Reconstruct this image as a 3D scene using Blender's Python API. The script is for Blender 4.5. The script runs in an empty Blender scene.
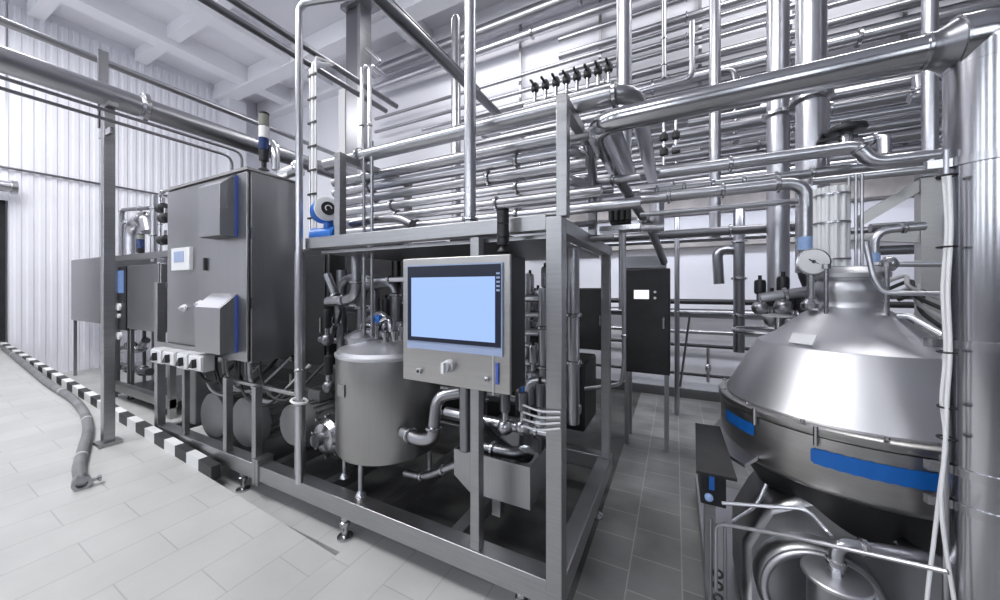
import bpy, bmesh, math, random
from mathutils import Vector, Matrix
random.seed(7)
C = bpy.context.scene.collection
PI = math.pi
H = 1.5          # eye height
FPX = 347.0      # focal length in px of a 1000 px wide frame
YAW = math.atan2(0.451, 0.892)
cu, su = math.cos(YAW), math.sin(YAW)

# ---------------------------------------------------------------- survey helpers (a pixel ray met with a real plane)
def W(px, py, Y=None, X=None, z=None):
    a = (px-500)/FPX; b = (288-py)/FPX
    dx, dy = a*cu-su, a*su+cu
    if Y is not None: d = Y/dy
    elif X is not None: d = X/dx
    else: d = (z-H)/b
    return Vector((dx*d, dy*d, H+b*d))
def xa(px, Y): return W(px, 288, Y=Y).x

# ---------------------------------------------------------------- materials
def mat(name, col, metal=0.0, rough=0.5, noise=0.0, nscale=8, stretch=(1,1,1), bump=0.0, emit=None, es=1.0, rvar=0.0, spec=0.5):
    m = bpy.data.materials.new(name); m.use_nodes = True
    nt = m.node_tree; b = nt.nodes['Principled BSDF']
    b.inputs['Base Color'].default_value = (*col, 1); b.inputs['Metallic'].default_value = metal
    b.inputs['Roughness'].default_value = rough
    b.inputs['Specular IOR Level'].default_value = spec
    if noise or bump or rvar:
        tc = nt.nodes.new('ShaderNodeTexCoord'); mp = nt.nodes.new('ShaderNodeMapping'); n = nt.nodes.new('ShaderNodeTexNoise')
        mp.inputs['Scale'].default_value = stretch
        n.inputs['Scale'].default_value = nscale; n.inputs['Detail'].default_value = 5
        nt.links.new(tc.outputs['Object'], mp.inputs['Vector']); nt.links.new(mp.outputs['Vector'], n.inputs['Vector'])
        if noise:
            r = nt.nodes.new('ShaderNodeMapRange'); r.inputs['From Min'].default_value = .3; r.inputs['From Max'].default_value = .7
            r.inputs['To Min'].default_value = 1-noise; r.inputs['To Max'].default_value = 1+noise
            nt.links.new(n.outputs['Fac'], r.inputs['Value'])
            x = nt.nodes.new('ShaderNodeVectorMath'); x.operation = 'SCALE'; x.inputs[0].default_value = col
            nt.links.new(r.outputs['Result'], x.inputs['Scale']); nt.links.new(x.outputs['Vector'], b.inputs['Base Color'])
        if rvar:
            r = nt.nodes.new('ShaderNodeMapRange'); r.inputs['From Min'].default_value = .3; r.inputs['From Max'].default_value = .7
            r.inputs['To Min'].default_value = rough-rvar; r.inputs['To Max'].default_value = rough+rvar
            nt.links.new(n.outputs['Fac'], r.inputs['Value']); nt.links.new(r.outputs['Result'], b.inputs['Roughness'])
        if bump:
            bp = nt.nodes.new('ShaderNodeBump'); bp.inputs['Strength'].default_value = bump; bp.inputs['Distance'].default_value = .01
            nt.links.new(n.outputs['Fac'], bp.inputs['Height']); nt.links.new(bp.outputs['Normal'], b.inputs['Normal'])
    if emit:
        b.inputs['Emission Color'].default_value = (*emit, 1); b.inputs['Emission Strength'].default_value = es
    return m
M = {}
M['pipe'] = mat('pipe_steel', (.43,.43,.455), 1, .32)
M['pipe_b'] = mat('polished_pipe_steel', (.60,.60,.635), 1, .29)
M['pipe_d'] = mat('dull_pipe_steel', (.26,.26,.28), 1, .33)
M['pillar'] = mat('brushed_pillar_steel', (.52,.52,.545), 1, .20)
M['lit_top'] = mat('lit_top_sheet_steel', (.88,.88,.90), 1, .16)
M['clamp'] = mat('clamp_steel', (.50,.50,.52), 1, .25)
M['frame'] = mat('brushed_frame_steel', (.40,.40,.41), 1, .36, noise=.08, nscale=20, stretch=(.3,.3,4), rvar=.06)
M['sheet'] = mat('brushed_sheet_steel', (.40,.40,.41), 1, .34, noise=.04, nscale=16, stretch=(6,6,.25), rvar=.03)
M['panel'] = mat('brushed_panel_steel', (.50,.49,.48), 1, .38, noise=.05, nscale=14, stretch=(.4,.4,6), rvar=.04)
M['tank'] = mat('brushed_tank_steel', (.37,.365,.36), 1, .36, noise=.04, nscale=14, stretch=(7,7,.2), rvar=.03)
M['hood'] = mat('satin_hood_steel', (.70,.70,.73), 1, .42)
M['drum'] = mat('brushed_drum_steel', (.50,.49,.48), 1, .34, noise=.06, nscale=12, stretch=(.6,.6,8), rvar=.03)
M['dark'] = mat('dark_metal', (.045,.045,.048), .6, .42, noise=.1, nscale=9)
M['motor'] = mat('grey_motor_paint', (.24,.24,.245), .1, .42, noise=.08, nscale=6)
M['black'] = mat('black_plastic', (.015,.015,.018), 0, .4)
M['rubber'] = mat('black_rubber', (.035,.035,.037), 0, .55)
M['white'] = mat('white_plastic', (.78,.78,.80), 0, .4)
M['grey'] = mat('light_grey_plastic', (.52,.52,.54), 0, .45)
M['cable_w'] = mat('white_cable_sheath', (.82,.82,.84), 0, .4)
M['cable_g'] = mat('grey_cable_sheath', (.42,.42,.43), 0, .45)
M['blue'] = mat('blue_enamel', (.02,.16,.58), 0, .35)
M['bluefilm'] = mat('blue_protective_film', (.07,.13,.50), 0, .4)
M['tape'] = mat('blue_drum_stripe', (.005,.11,.42), 0, .42, noise=.12, nscale=9, stretch=(4,4,.6))
M['lightblue'] = mat('pale_blue_band', (.35,.52,.85), 0, .4)
M['screen'] = mat('lit_screen', (.05,.08,.12), 0, .25, emit=(.36,.52,.94), es=1.0)
M['screen_w'] = mat('white_lit_screen', (.1,.1,.1), 0, .3, emit=(.95,.95,1), es=1.1)
M['screen_b'] = mat('dim_blue_screen', (.05,.08,.15), 0, .25, emit=(.15,.26,.55), es=.6)
M['bezel'] = mat('dark_blue_bezel', (.012,.016,.035), 0, .3)
M['bezel_l'] = mat('grey_blue_bezel', (.34,.42,.62), 0, .4)
M['hose'] = mat('ribbed_grey_hose', (.20,.20,.21), 0, .5, noise=.25, nscale=7)
M['wall'] = mat('white_wall_paint', (.80,.80,.86), 0, .6, noise=.02, nscale=2)
M['wallg'] = mat('grey_wall_paint', (.22,.22,.24), 0, .6, noise=.03, nscale=2)
M['under'] = mat('shade_darkened_floor', (.09,.09,.088), 0, .5, noise=.4, nscale=5)  # floor colour darkened for the shadow under and behind the skid
M['corr'] = mat('white_corrugated_sheet', (.82,.82,.88), 0, .42, noise=.02, nscale=2)
M['ceil'] = mat('white_ceiling_paint', (.86,.86,.91), 0, .7, noise=.03, nscale=1.2)
M['beam'] = mat('white_beam_paint', (.90,.90,.94), 0, .6)
M['pane'] = mat('added_daylight_glow', (.3,.3,.3), 0, .2, emit=(.86,.92,1.0), es=7.0)
M['base'] = mat('dark_grey_skirting', (.10,.10,.105), 0, .5)
M['sbl'] = mat('hazard_black', (.035,.035,.038), 0, .5); M['swh'] = mat('hazard_white', (.75,.75,.76), 0, .5)
M['lamp_amber'] = mat('dim_lens', (.22,.23,.20), 0, .25)
M['lamp_navy'] = mat('navy_lens', (.02,.04,.13), 0, .25)
M['film'] = mat('white_ribbed_sleeve', (.80,.81,.83), 0, .45)
M['brick'] = mat('brownish_duct_metal', (.30,.28,.27), .6, .5, noise=.25, nscale=4)

def tile_mat(name, c1, c2, cm, bw, rh, rough, stain):
    m = bpy.data.materials.new(name); m.use_nodes = True; nt = m.node_tree; b = nt.nodes['Principled BSDF']
    tc = nt.nodes.new('ShaderNodeTexCoord'); mp = nt.nodes.new('ShaderNodeMapping'); mp.inputs['Rotation'].default_value = (0,0,PI/2)
    br = nt.nodes.new('ShaderNodeTexBrick'); n = nt.nodes.new('ShaderNodeTexNoise')
    nt.links.new(tc.outputs['Object'], mp.inputs['Vector']); nt.links.new(mp.outputs['Vector'], br.inputs['Vector'])
    br.inputs['Color1'].default_value = (*c1,1); br.inputs['Color2'].default_value = (*c2,1); br.inputs['Mortar'].default_value = (*cm,1)
    br.inputs['Scale'].default_value = 1; br.inputs['Brick Width'].default_value = bw; br.inputs['Row Height'].default_value = rh
    br.inputs['Mortar Size'].default_value = .004; br.inputs['Mortar Smooth'].default_value = .3
    nt.links.new(tc.outputs['Object'], n.inputs['Vector']); n.inputs['Scale'].default_value = 2.6; n.inputs['Detail'].default_value = 6
    r = nt.nodes.new('ShaderNodeMapRange'); r.inputs['From Min'].default_value=.3; r.inputs['From Max'].default_value=.7
    r.inputs['To Min'].default_value = 1-stain; r.inputs['To Max'].default_value = 1+stain*.4
    nt.links.new(n.outputs['Fac'], r.inputs['Value'])
    x = nt.nodes.new('ShaderNodeVectorMath'); x.operation='SCALE'
    nt.links.new(br.outputs['Color'], x.inputs[0]); nt.links.new(r.outputs['Result'], x.inputs['Scale'])
    nt.links.new(x.outputs['Vector'], b.inputs['Base Color'])
    b.inputs['Roughness'].default_value = rough
    bp = nt.nodes.new('ShaderNodeBump'); bp.inputs['Strength'].default_value=.25; bp.inputs['Distance'].default_value=.004; bp.invert = True
    nt.links.new(br.outputs['Fac'], bp.inputs['Height']); nt.links.new(bp.outputs['Normal'], b.inputs['Normal'])
    return m
M['tile'] = tile_mat('pale_floor_tile', (.52,.52,.515), (.49,.49,.485), (.40,.40,.40), .5, .25, .45, .10)
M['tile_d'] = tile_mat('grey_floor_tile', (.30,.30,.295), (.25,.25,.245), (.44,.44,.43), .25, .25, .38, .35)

# ---------------------------------------------------------------- mesh helpers
def box(bm, x0, x1, y0, y1, z0, z1):
    vs = [bm.verts.new((x, y, z)) for x in (x0, x1) for y in (y0, y1) for z in (z0, z1)]
    for f in ((0,1,3,2),(4,6,7,5),(0,4,5,1),(2,3,7,6),(0,2,6,4),(1,5,7,3)): bm.faces.new([vs[i] for i in f])
    return bm
def prism(bm, pts, vec):
    a = [bm.verts.new(p) for p in pts]; b = [bm.verts.new(Vector(p)+Vector(vec)) for p in pts]
    bm.faces.new(a); bm.faces.new(b[::-1]); n = len(a)
    for i in range(n): bm.faces.new((a[i], b[i], b[(i+1)%n], a[(i+1)%n]))
    return bm
def frame_of(d):
    d = d.normalized(); u = d.orthogonal().normalized()
    if abs(d.z) < .99: u = Vector((0,0,1)).cross(d).normalized()
    return u, d.cross(u)
def rings(bm, centres, radii, dirs, seg, cap=True):
    u, v = frame_of(dirs[0]); rr = []; prev = dirs[0]
    for c, r, d in zip(centres, radii, dirs):
        q = prev.rotation_difference(d); u = q @ u; v = q @ v; prev = d
        rr.append([bm.verts.new(c + (u*math.cos(2*PI*k/seg) + v*math.sin(2*PI*k/seg))*r) for k in range(seg)])
    for a, b in zip(rr, rr[1:]):
        for k in range(seg): bm.faces.new((a[k], a[(k+1)%seg], b[(k+1)%seg], b[k]))
    if cap: bm.faces.new(rr[0][::-1]); bm.faces.new(rr[-1])
    return bm
def cyl(bm, p0, p1, r, seg=20, r2=None):
    p0, p1 = Vector(p0), Vector(p1); d = (p1-p0).normalized()
    return rings(bm, [p0, p1], [r, r if r2 is None else r2], [d, d], seg)
def lathe(bm, base, axis, prof, seg=32):   # prof = [(radius, distance along axis)]
    base, axis = Vector(base), Vector(axis).normalized()
    return rings(bm, [base+axis*h for r, h in prof], [max(r, .0004) for r, h in prof], [axis]*len(prof), seg)
def path(pts, bend):
    pts = [Vector(p) for p in pts]; out = [pts[0]]; 
    for i in range(1, len(pts)-1):
        a, b, c = pts[i-1], pts[i], pts[i+1]; d1 = (a-b); d2 = (c-b)
        l = min(bend, d1.length*.48, d2.length*.48); d1.normalize(); d2.normalize()
        p, q = b+d1*l, b+d2*l
        for k in range(9):
            t = k/8; out.append(p*(1-t)**2 + b*2*t*(1-t)*.98 + b*.0 + q*t*t + (b*(2*t*(1-t)*.02)))
    out.append(pts[-1]); return out
def smooth(pts, n=8):
    P = [Vector(p) for p in pts]; P = [P[0]*2-P[1]]+P+[P[-1]*2-P[-2]]; out = []
    for i in range(1, len(P)-2):
        for k in range(n):
            t = k/n; a, b, c, d = P[i-1:i+3]
            out.append(.5*((2*b)+(c-a)*t+(2*a-5*b+4*c-d)*t*t+(3*b-a-3*c+d)*t**3))
    out.append(P[-2]); return out
def sweep(bm, pts, r, seg=14):
    ds = []
    for i in range(len(pts)):
        a = pts[max(i-1,0)]; b = pts[min(i+1,len(pts)-1)]; ds.append((b-a).normalized())
    rs = r if isinstance(r, list) else [r]*len(pts)
    return rings(bm, pts, rs, ds, seg)
def tube(bm, pts, r, bend=None, seg=14): return sweep(bm, path(pts, bend if bend else r*3.2), r, seg)
def torus(bm, c, axis, R, r, seg=32, s2=8, a0=0, a1=2*PI):
    c, axis = Vector(c), Vector(axis).normalized(); u, v = frame_of(axis); full = abs(a1-a0-2*PI) < 1e-6
    n = seg if full else seg+1; rr = []
    for i in range(n):
        a = a0+(a1-a0)*i/seg; e = u*math.cos(a)+v*math.sin(a)
        rr.append([bm.verts.new(c+e*(R+r*math.cos(2*PI*k/s2))+axis*r*math.sin(2*PI*k/s2)) for k in range(s2)])
    for i in range(seg):
        a, b = rr[i], rr[(i+1)%n]
        for k in range(s2): bm.faces.new((a[k], a[(k+1)%s2], b[(k+1)%s2], b[k]))
    if not full: bm.faces.new(rr[0]); bm.faces.new(rr[-1][::-1])
    return bm
NB = bmesh.new

def root_loc(o):
    while o.parent: o = o.parent
    return o.location
def obj(name, bm, m, parent=None, label=None, bevel=0.0):
    bmesh.ops.recalc_face_normals(bm, faces=bm.faces)
    for f in bm.faces: f.smooth = True
    for e in bm.edges:
        if len(e.link_faces) == 2 and e.calc_face_angle(0) > math.radians(38): e.smooth = False
    if parent is None:
        xs = [v.co.x for v in bm.verts]; ys = [v.co.y for v in bm.verts]; zs = [v.co.z for v in bm.verts]
        off = Vector(((min(xs)+max(xs))/2, (min(ys)+max(ys))/2, min(zs)))
    else: off = Vector(root_loc(parent))
    bmesh.ops.translate(bm, verts=bm.verts, vec=-off)
    me = bpy.data.meshes.new(name); bm.to_mesh(me); bm.free()
    o = bpy.data.objects.new(name, me); C.objects.link(o)
    me.materials.append(M[m])
    if parent is None: o.location = off
    else: o.parent = parent
    if label: o['label'] = label
    if bevel:
        b = o.modifiers.new('Bevel', 'BEVEL'); b.width = bevel; b.segments = 2; b.limit_method = 'ANGLE'
    return o
LABELS = set()
def tag(o, label, cat, group=None):
    assert label not in LABELS, label
    n = len(label.split()); assert 4 <= n <= 16, (n, label)
    LABELS.add(label); o['label'] = label; o['category'] = cat
    if group: o['group'] = group
    return o
def thing(name, loc, label, cat, group=None):
    o = bpy.data.objects.new(name, None); C.objects.link(o); o.location = Vector(loc); o.empty_display_size = .1
    bpy.context.view_layer.update()
    return tag(o, label, cat, group)
def struct(name, bm, m, bevel=0):
    o = obj(name, bm, m, bevel=bevel); o['kind'] = 'structure'; return o
def bx(*a): return box(NB(), *a)
def cy(*a, **k): return cyl(NB(), *a, **k)

def along(P, t):
    L = [(b-a).length for a, b in zip(P, P[1:])]; s = t*sum(L)
    for i, l in enumerate(L):
        if s <= l or i == len(L)-1: return P[i]+(P[i+1]-P[i])*(s/l), (P[i+1]-P[i]).normalized()
        s -= l
def ferrule(p, d, r):      # tri-clamp joint: two lips and a band
    bm = NB(); w = max(.012, r*.35)
    lathe(bm, p-d*w, d, [(r*1.02, 0), (r*1.28, w*.35), (r*1.42, w*.5), (r*1.42, w*1.5), (r*1.28, w*1.65), (r*1.02, 2*w)], 18); return bm
def pipe(name, pts, r, label, group=None, m='pipe', joints=(), bend=None, seg=14, cat='pipe'):
    pts = [Vector(p) for p in pts]; bm = tube(NB(), pts, r, bend, seg)
    if not joints: return tag(obj(name, bm, m), label, cat, group)
    t = thing(name, pts[0], label, cat, group); obj('tube', bm, m, t)
    for j in joints:
        p, d = along(pts, j); obj('clamp', ferrule(p, d, r), 'clamp', t)
    return t
ORD = ['topmost','second','third','fourth','fifth','sixth','seventh','eighth','ninth','tenth','eleventh','twelfth','thirteenth','fourteenth','fifteenth','sixteenth',
       'seventeenth','eighteenth','nineteenth','twentieth','twenty-first','twenty-second','twenty-third','twenty-fourth','twenty-fifth','twenty-sixth']

# ================================================================ THE ROOM
RX0, RXW = -1.7, -9.7
def ramp(x): return max(0.0, .071*(RX0-x))
CUR = 1.35
struct('floor_tile_level', bx(RX0, -.44, -5, 1.6, -.05, 0), 'tile')
struct('floor_far_left', bx(RXW, -4.1, CUR, 5.4, -.05, 0), 'tile')
struct('floor_under_skid', bx(-4.1, RX0, CUR, 1.6, -.05, 0), 'tile')
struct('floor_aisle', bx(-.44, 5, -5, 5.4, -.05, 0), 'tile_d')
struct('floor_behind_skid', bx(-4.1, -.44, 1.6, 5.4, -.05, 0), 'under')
struct('floor_ramp', prism(NB(), [(RX0,-5,0),(RXW,-5,ramp(RXW)),(RXW,-5,-.05),(RX0,-5,-.05)], (0,5+CUR-.03,0)), 'tile')
# striped kerb on the ramp edge
kb = thing('ramp_kerb', (-6.4, CUR, .3), 'low kerb striped black and white along the back edge of the sloping floor', 'kerb')
xk = -3.05; i = 0
while xk > RXW+.02:
    x2 = max(xk-.19, RXW+.01)
    pr = [(xk,CUR-.03,ramp(xk)-.02),(xk,CUR-.03,ramp(xk)+.085),(x2,CUR-.03,ramp(x2)+.085),(x2,CUR-.03,ramp(x2)-.02)]
    obj('kerb_block', prism(NB(), pr, (0,.06,0)), 'sbl' if i%2==0 else 'swh', kb, 'black kerb block' if i%2==0 else 'white kerb block')
    xk = x2; i += 1
# corrugated left wall
bm = NB(); prof = []; y = -5.0; per = .125
while y < 4.42:
    prof += [(RXW, y), (RXW, y+per*.42), (RXW-.022, y+per*.56), (RXW-.022, y+per*.86)]; y += per
lo = [bm.verts.new((x, yy, -.05)) for x, yy in prof]; hi = [bm.verts.new((x, yy, 6.15)) for x, yy in prof]
for k in range(len(lo)-1):
    if prof[k+1][1] > 0.02 and prof[k][1] < 1.40: # door opening
        if prof[k][1] > .0 and prof[k+1][1] < 1.46: 
            a = bm.verts.new((prof[k][0], prof[k][1], 2.92)); b = bm.verts.new((prof[k+1][0], prof[k+1][1], 2.92))
            bm.faces.new((a, b, hi[k+1], hi[k])); continue
    bm.faces.new((lo[k], lo[k+1], hi[k+1], hi[k]))
struct('wall_left', bm, 'corr')
struct('wall_left_backing', bx(-9.95, -9.74, 1.44, 5.5, 0, 6.3), 'wall')
struct('door_1', bx(-9.90, -9.80, -.05, 1.42, .3, 3.0), 'dark')
struct('wall_left_corner', bx(-9.74, -9.3, 4.37, 4.75, 0, 6.0), 'wall', .01)
struct('wall_back', bx(-9.95, 5, 5.4, 5.6, 0, 6.3), 'wall')
struct('wall_right', bx(5, 5.2, -5, 5.6, 0, 6.3), 'wallg')
bm = NB(); glow_bays = [(-8.6,-7.7),(-6.2,-5.3),(-3.8,-2.9),(-1.4,-.5),(1.0,1.9),(3.2,4.1)]; xs_ = -9.95
for a_, b_ in glow_bays: box(bm, xs_, a_, -5.2, -5, -.05, 6.3); xs_ = b_
box(bm, xs_, 5.2, -5.2, -5, -.05, 6.3)
for a_, b_ in glow_bays: box(bm, a_, b_, -5.2, -5, -.05, 2.3); box(bm, a_, b_, -5.2, -5, 4.9, 6.3)
struct('wall_front', bm, 'wallg')
for k, (a_, b_) in enumerate(glow_bays):
    struct(f'added_glow_pane_{k+1}', bx(a_, b_, -5.14, -5.12, 2.3, 4.9), 'pane')  # added glowing pane, out of view, puts light streaks on the steel
    fb = NB(); 
    for q_ in (0,.5,1): box(fb, a_+(b_-a_)*q_-.03, a_+(b_-a_)*q_+.03, -5.12, -5.06, 2.3, 4.9)
    for q_ in (2.33,3.6,4.87): box(fb, a_, b_, -5.11, -5.065, q_-.03, q_+.03)
    struct(f'trim_{k+5}', fb, 'base')
struct('baseboard_back', bx(-3, 5, 5.36, 5.399, 0, .12), 'base')
struct('ceiling', bx(-10, 5.2, -5, 5.6, 6.3, 6.5), 'ceil')
for x in (-8.45, -6.95, -4.2): struct('trim_1', bx(x-.16, x+.16, -5, 5.4, 5.98, 6.299), 'beam')
for y in (.3, 1.7, 3.0): struct('trim_2', bx(-9.7, 5, y-.09, y+.09, 6.08, 6.298), 'beam')
struct('trim_3', bx(-9.7, 5, 4.25, 4.55, 5.95, 6.297), 'beam')
struct('trim_4', bx(-9.7, 5, 5.2, 5.399, 5.9, 6.296), 'beam')
# steel column near back, left of the pipe bank
cl = thing('steel_column', (-4.6, 3.9, 0), 'tall dull steel column rising to the ceiling left of the wall pipes', 'column')
p = W(358, 100, Y=3.9)
obj('shaft', bx(p.x-.19, p.x+.10, 3.82, 4.0, .01, 5.9), 'pipe_d', cl, bevel=.02)
obj('cap_plate', bx(p.x-.22, p.x+.35, 3.75, 4.05, 5.9, 5.975), 'pipe_d', cl)
obj('flange_side', bx(p.x+.10, p.x+.16, 3.80, 4.02, .01, 5.9), 'frame', cl)
obj('side_box', bx(p.x-.36, p.x-.2, 3.82, 3.98, 2.6, 4.7), 'grey', cl, bevel=.01)

# ================================================================ PIPES ON THE LEFT, UPPER
zf = 3.12
pipe('overhead_pipe', [(-4.29, -2.5, zf+.02), (-4.29, 3.7, zf)], .092, 'fat overhead steel pipe running along the left wall above the tall post', m='pipe', joints=(.42,.62,.8), seg=24)
pipe('overhead_pipe', [(-5.2, -2.5, 3.83), (-5.2, 5.0, 3.78)], .035, 'thin overhead steel pipe just above the fat left overhead pipe', m='pipe')
for k, (py0, pxe, lab) in enumerate(((77, 250, 'upper of two thin conduits under the fat left overhead pipe'), (88, 240, 'lower of two thin conduits under the fat left overhead pipe'))):
    X = -4.05; a = W(0, py0, X=X); e = W(pxe-8, 150, X=X)
    b = Vector((X, e.y, a.z))
    pipe('conduit', [Vector((X,-2.2,a.z)), b, Vector((X, e.y, 2.30)), ], .013, lab, m='pipe_d', bend=.09, seg=10, cat='conduit')
pipe('wall_conduit', [(-9.66, 1.38-3, W(0,168,X=-9.66).z), (-9.66, 4.2, W(0,168,X=-9.66).z+.05)], .02, 'thin conduit fixed low across the white corrugated left wall', m='pipe_d', cat='conduit', seg=8)
pe = W(17, 188, X=-9.5)
wp = thing('wall_heater_tube', (pe.x, pe.y, pe.z), 'short capped steel tube end above the dark door on the left wall', 'tube')
obj('tube', cy((pe.x, -2, pe.z), (pe.x, pe.y, pe.z), .085, seg=20), 'pipe_b', wp); obj('end_cap', cy((pe.x, pe.y-.06, pe.z), (pe.x, pe.y, pe.z), .11, seg=20), 'clamp', wp)
# tall free post by the ramp kerb
ps = thing('steel_post', (-4.29, 1.12, ramp(-4.29)), 'tall square steel post standing on the sloping floor under the fat overhead pipe', 'post')
px_ = W(108, 443, z=ramp(-4.29)+.005)
obj('post', bx(px_.x-.035, px_.x+.035, px_.y-.035, px_.y+.035, ramp(-4.29)+.02, zf-.06), 'frame', ps, bevel=.004)
obj('foot_plate', bx(px_.x-.07, px_.x+.07, px_.y-.07, px_.y+.07, ramp(-4.4)-.01, ramp(-4.29)+.025), 'frame', ps)
obj('pipe_saddle', bx(px_.x-.12, px_.x+.12, px_.y-.03, px_.y+.03, zf-.11, zf-.075), 'frame', ps)
obj('upper_bracket', bx(px_.x-.13, px_.x-.10, px_.y-.03, px_.y+.03, zf-.25, zf+.42), 'clamp', ps)
obj('conduit_bracket', bx(px_.x-.1, px_.x+.16, px_.y-.03, px_.y-.01, zf-.35, zf-.30), 'clamp', ps)
# overhead Y-direction pipes and conduits
def ydir(name, px, py, X, y0, y1, r, label, m='pipe', **k):
    z = W(px, py, X=X).z
    return pipe(name, [(X, y0, z), (X, y1, z)], r, label, m=m, **k)
ydir('overhead_pipe', 420, 38, -1.75, -.5, 3.6, .045, 'dark thick overhead pipe crossing diagonally from top centre to the pipe rack', m='pipe_d', seg=18)
ydir('overhead_pipe', 408, 17, -1.98, -.5, 3.4, .017, 'thin dark overhead pipe beside the thick diagonal one at top centre', m='pipe_d')
ydir('overhead_pipe', 290, 37, -3.5, -.5, 3.7, .035, 'right one of two diagonal overhead pipes leading to the steel column', m='pipe_d')
ydir('overhead_pipe', 270, 40, -3.7, -.5, 3.7, .035, 'left one of two diagonal overhead pipes leading to the steel column', m='pipe_d')

# ================================================================ BACK WALL PIPE BANK
YB = 5.15
def zb(px, py, Y=YB): return W(px, py, Y=Y).z
bank = []
for px, py, r, xs in ((373,74,.10,373),(373,90,.07,373),(373,118,.03,373),(373,131,.03,373),(373,141,.03,420)):
    bank.append((zb(px,py), r, xa(xs, YB)))
z = 4.45
rr = [.045,.03,.06,.035,.05,.03,.03,.055,.04,.03,.05,.035,.045,.03,.06,.03,.04]
st = [455,480,482,500,470,490,520,530,480,540,470,560,510,590,480,600,560]
for k in range(16):
    bank.append((z, rr[k]*1.12, xa(st[k], YB))); z -= rr[k]+rr[k+1]+.032
bank.sort(reverse=True)
for k, (zz, r, x0) in enumerate(bank):
    yy = YB + (.06 if r < .04 else -.02)
    size = 'thin' if r < .037 else ('medium' if r < .056 else 'thick')
    x1 = 3.9
    pts = [(x0, yy, zz), (x1, yy, zz)]
    if k in (3, 6, 9): pts = [(x0+.05, 5.34, zz-.22 if k != 3 else zz), (x0, yy, zz-.22 if k != 3 else zz), (x0, yy, zz), (x1, yy, zz)] if k != 3 else pts
    pipe('wall_pipe', pts, r, f'{size} horizontal steel pipe of the back wall bank, {ORD[k]} counting down from the ceiling', 'pipes of the back wall bank',
         m=('pipe','pipe_b','pipe')[k%3], seg=12, joints=((.35+.02*(k%5), .6+.03*(k%4)) if k%2 else (.45+.03*(k%3),)))
BANKMIN = bank[-1][0]
# higher pipes toward the right, above the main bank (seen top right)
for k in range(4):
    zz = 4.6+.24*k
    pipe('wall_pipe', [(xa(560, 4.9), 4.86, zz), (3.9, 4.86, zz)], .045 if k%2 else .032, f'steel pipe hung in front of the upper wall bank, {["lowest","second lowest","second highest","highest"][k]} of that front row', 'front row pipes high on the back wall', m='pipe', joints=(.3,), seg=12)
# lower wall pipes seen in the white gap behind the separator
for k, (py, r, lab, m) in enumerate(((238,.035,'grey pipe crossing the white wall just under the upper white gap','pipe_d'),
                       (302,.035,'dark horizontal pipe under the large white wall patch','dark'),
                       (314,.06,'thick dull pipe low on the white back wall','pipe_d'),
                       (333,.028,'thin steel pipe low on the back wall under the thick dull one','pipe'),
                       (347,.022,'dark thin pipe at knee height on the white back wall','dark'),
                       (377,.02,'lowest dark thin pipe on the white back wall','dark'))):
    zz = W(720, py, Y=5.2).z
    pipe('low_wall_pipe', [(-2.4, 5.2, zz), (3.9, 5.2, zz)], r, lab, 'pipes low on the back wall', m=m, seg=12)
for py, h, lab in ((202, .12, 'brownish flat duct running across the back wall above the white gap'), (243, .045, 'brownish narrow duct between the two white wall patches')):
    zz = W(720, py, Y=5.25).z
    tag(obj('wall_duct', bx(-2.2, 3.8, 5.2, 5.32, zz-h, zz+h), 'brick', bevel=.01), lab, 'duct')
# vertical wall-side pieces
def vert(name, px, Y, z0, z1, r, label, m='pipe_b', joints=(), group=None, cat='pipe', seg=20, top=None):
    x = xa(px, Y); pts = [(x, Y, z0), (x, Y, z1)]
    if top: pts.append((x+top[0], Y+top[1], z1+top[2]))
    return pipe(name, pts, r, label, group, m, joints, seg=seg, cat=cat)
vert('riser_pipe', 739, 4.7, W(739,352,Y=4.7).z, W(739,205,Y=4.7).z, .055, 'dull vertical pipe with valves in front of the white wall patch', m='pipe_d', joints=(.25,.5,.75))
vert('drop_pipe', 677, 4.6, .02, W(677,218,Y=4.6).z, .028, 'thin vertical pipe beside the black control cabinet in the aisle', m='pipe')
pipe('wall_hook_pipe', [W(738,250,Y=4.75), W(717,250,Y=4.75), W(719,284,Y=4.75)], .055, 'dull hooked pipe stub hanging in front of the white wall patch', m='pipe_d', bend=.1)
vert('riser_pipe', 715, 3.4, W(715,238,Y=3.4).z, 6.07, .042, 'slim vertical riser pipe between the elbow pipe and the thick twin risers', joints=(.3,.55))
vert('riser_pipe', 778, 3.1, 1.35, 6.29, .066, 'left one of the thick twin vertical riser pipes', joints=(.28,.5,.8), seg=24)
vert('riser_pipe', 811, 2.9, 1.6, 6.07, .078, 'right and fatter one of the thick twin vertical riser pipes', joints=(.25,.6), seg=24)
vert('riser_pipe', 930, 2.6, W(930,170,Y=2.6).z, 6.29, .029, 'slim vertical riser pipe at upper right just left of the big pillar pipe', joints=(.15,))
vert('riser_pipe', 624, 2.55, W(624,178,Y=2.55).z, 6.29, .05, 'vertical riser pipe rising behind the bends at the rack end', joints=(.4,), seg=20)
vert('riser_pipe', 470, 1.45, 1.815, 5.95, .029, 'slim vertical pipe standing on the skid top rail up to the ceiling', m='pipe_b', joints=(.005,), seg=20)
p457 = xa(456, 3.4)
tag(obj('capped_riser', lathe(NB(), (p457,3.4,2.3), (0,0,1), [(.055,0),(.055,W(456,22,Y=3.4).z-2.3),(.05,W(456,19,Y=3.4).z-2.3),(.03,W(456,16,Y=3.4).z-2.3),(.0,W(456,15.5,Y=3.4).z-2.3)], 20), 'pipe'), 'vertical pipe with a rounded cap near the ceiling left of the slim pipe', 'pipe')
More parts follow.
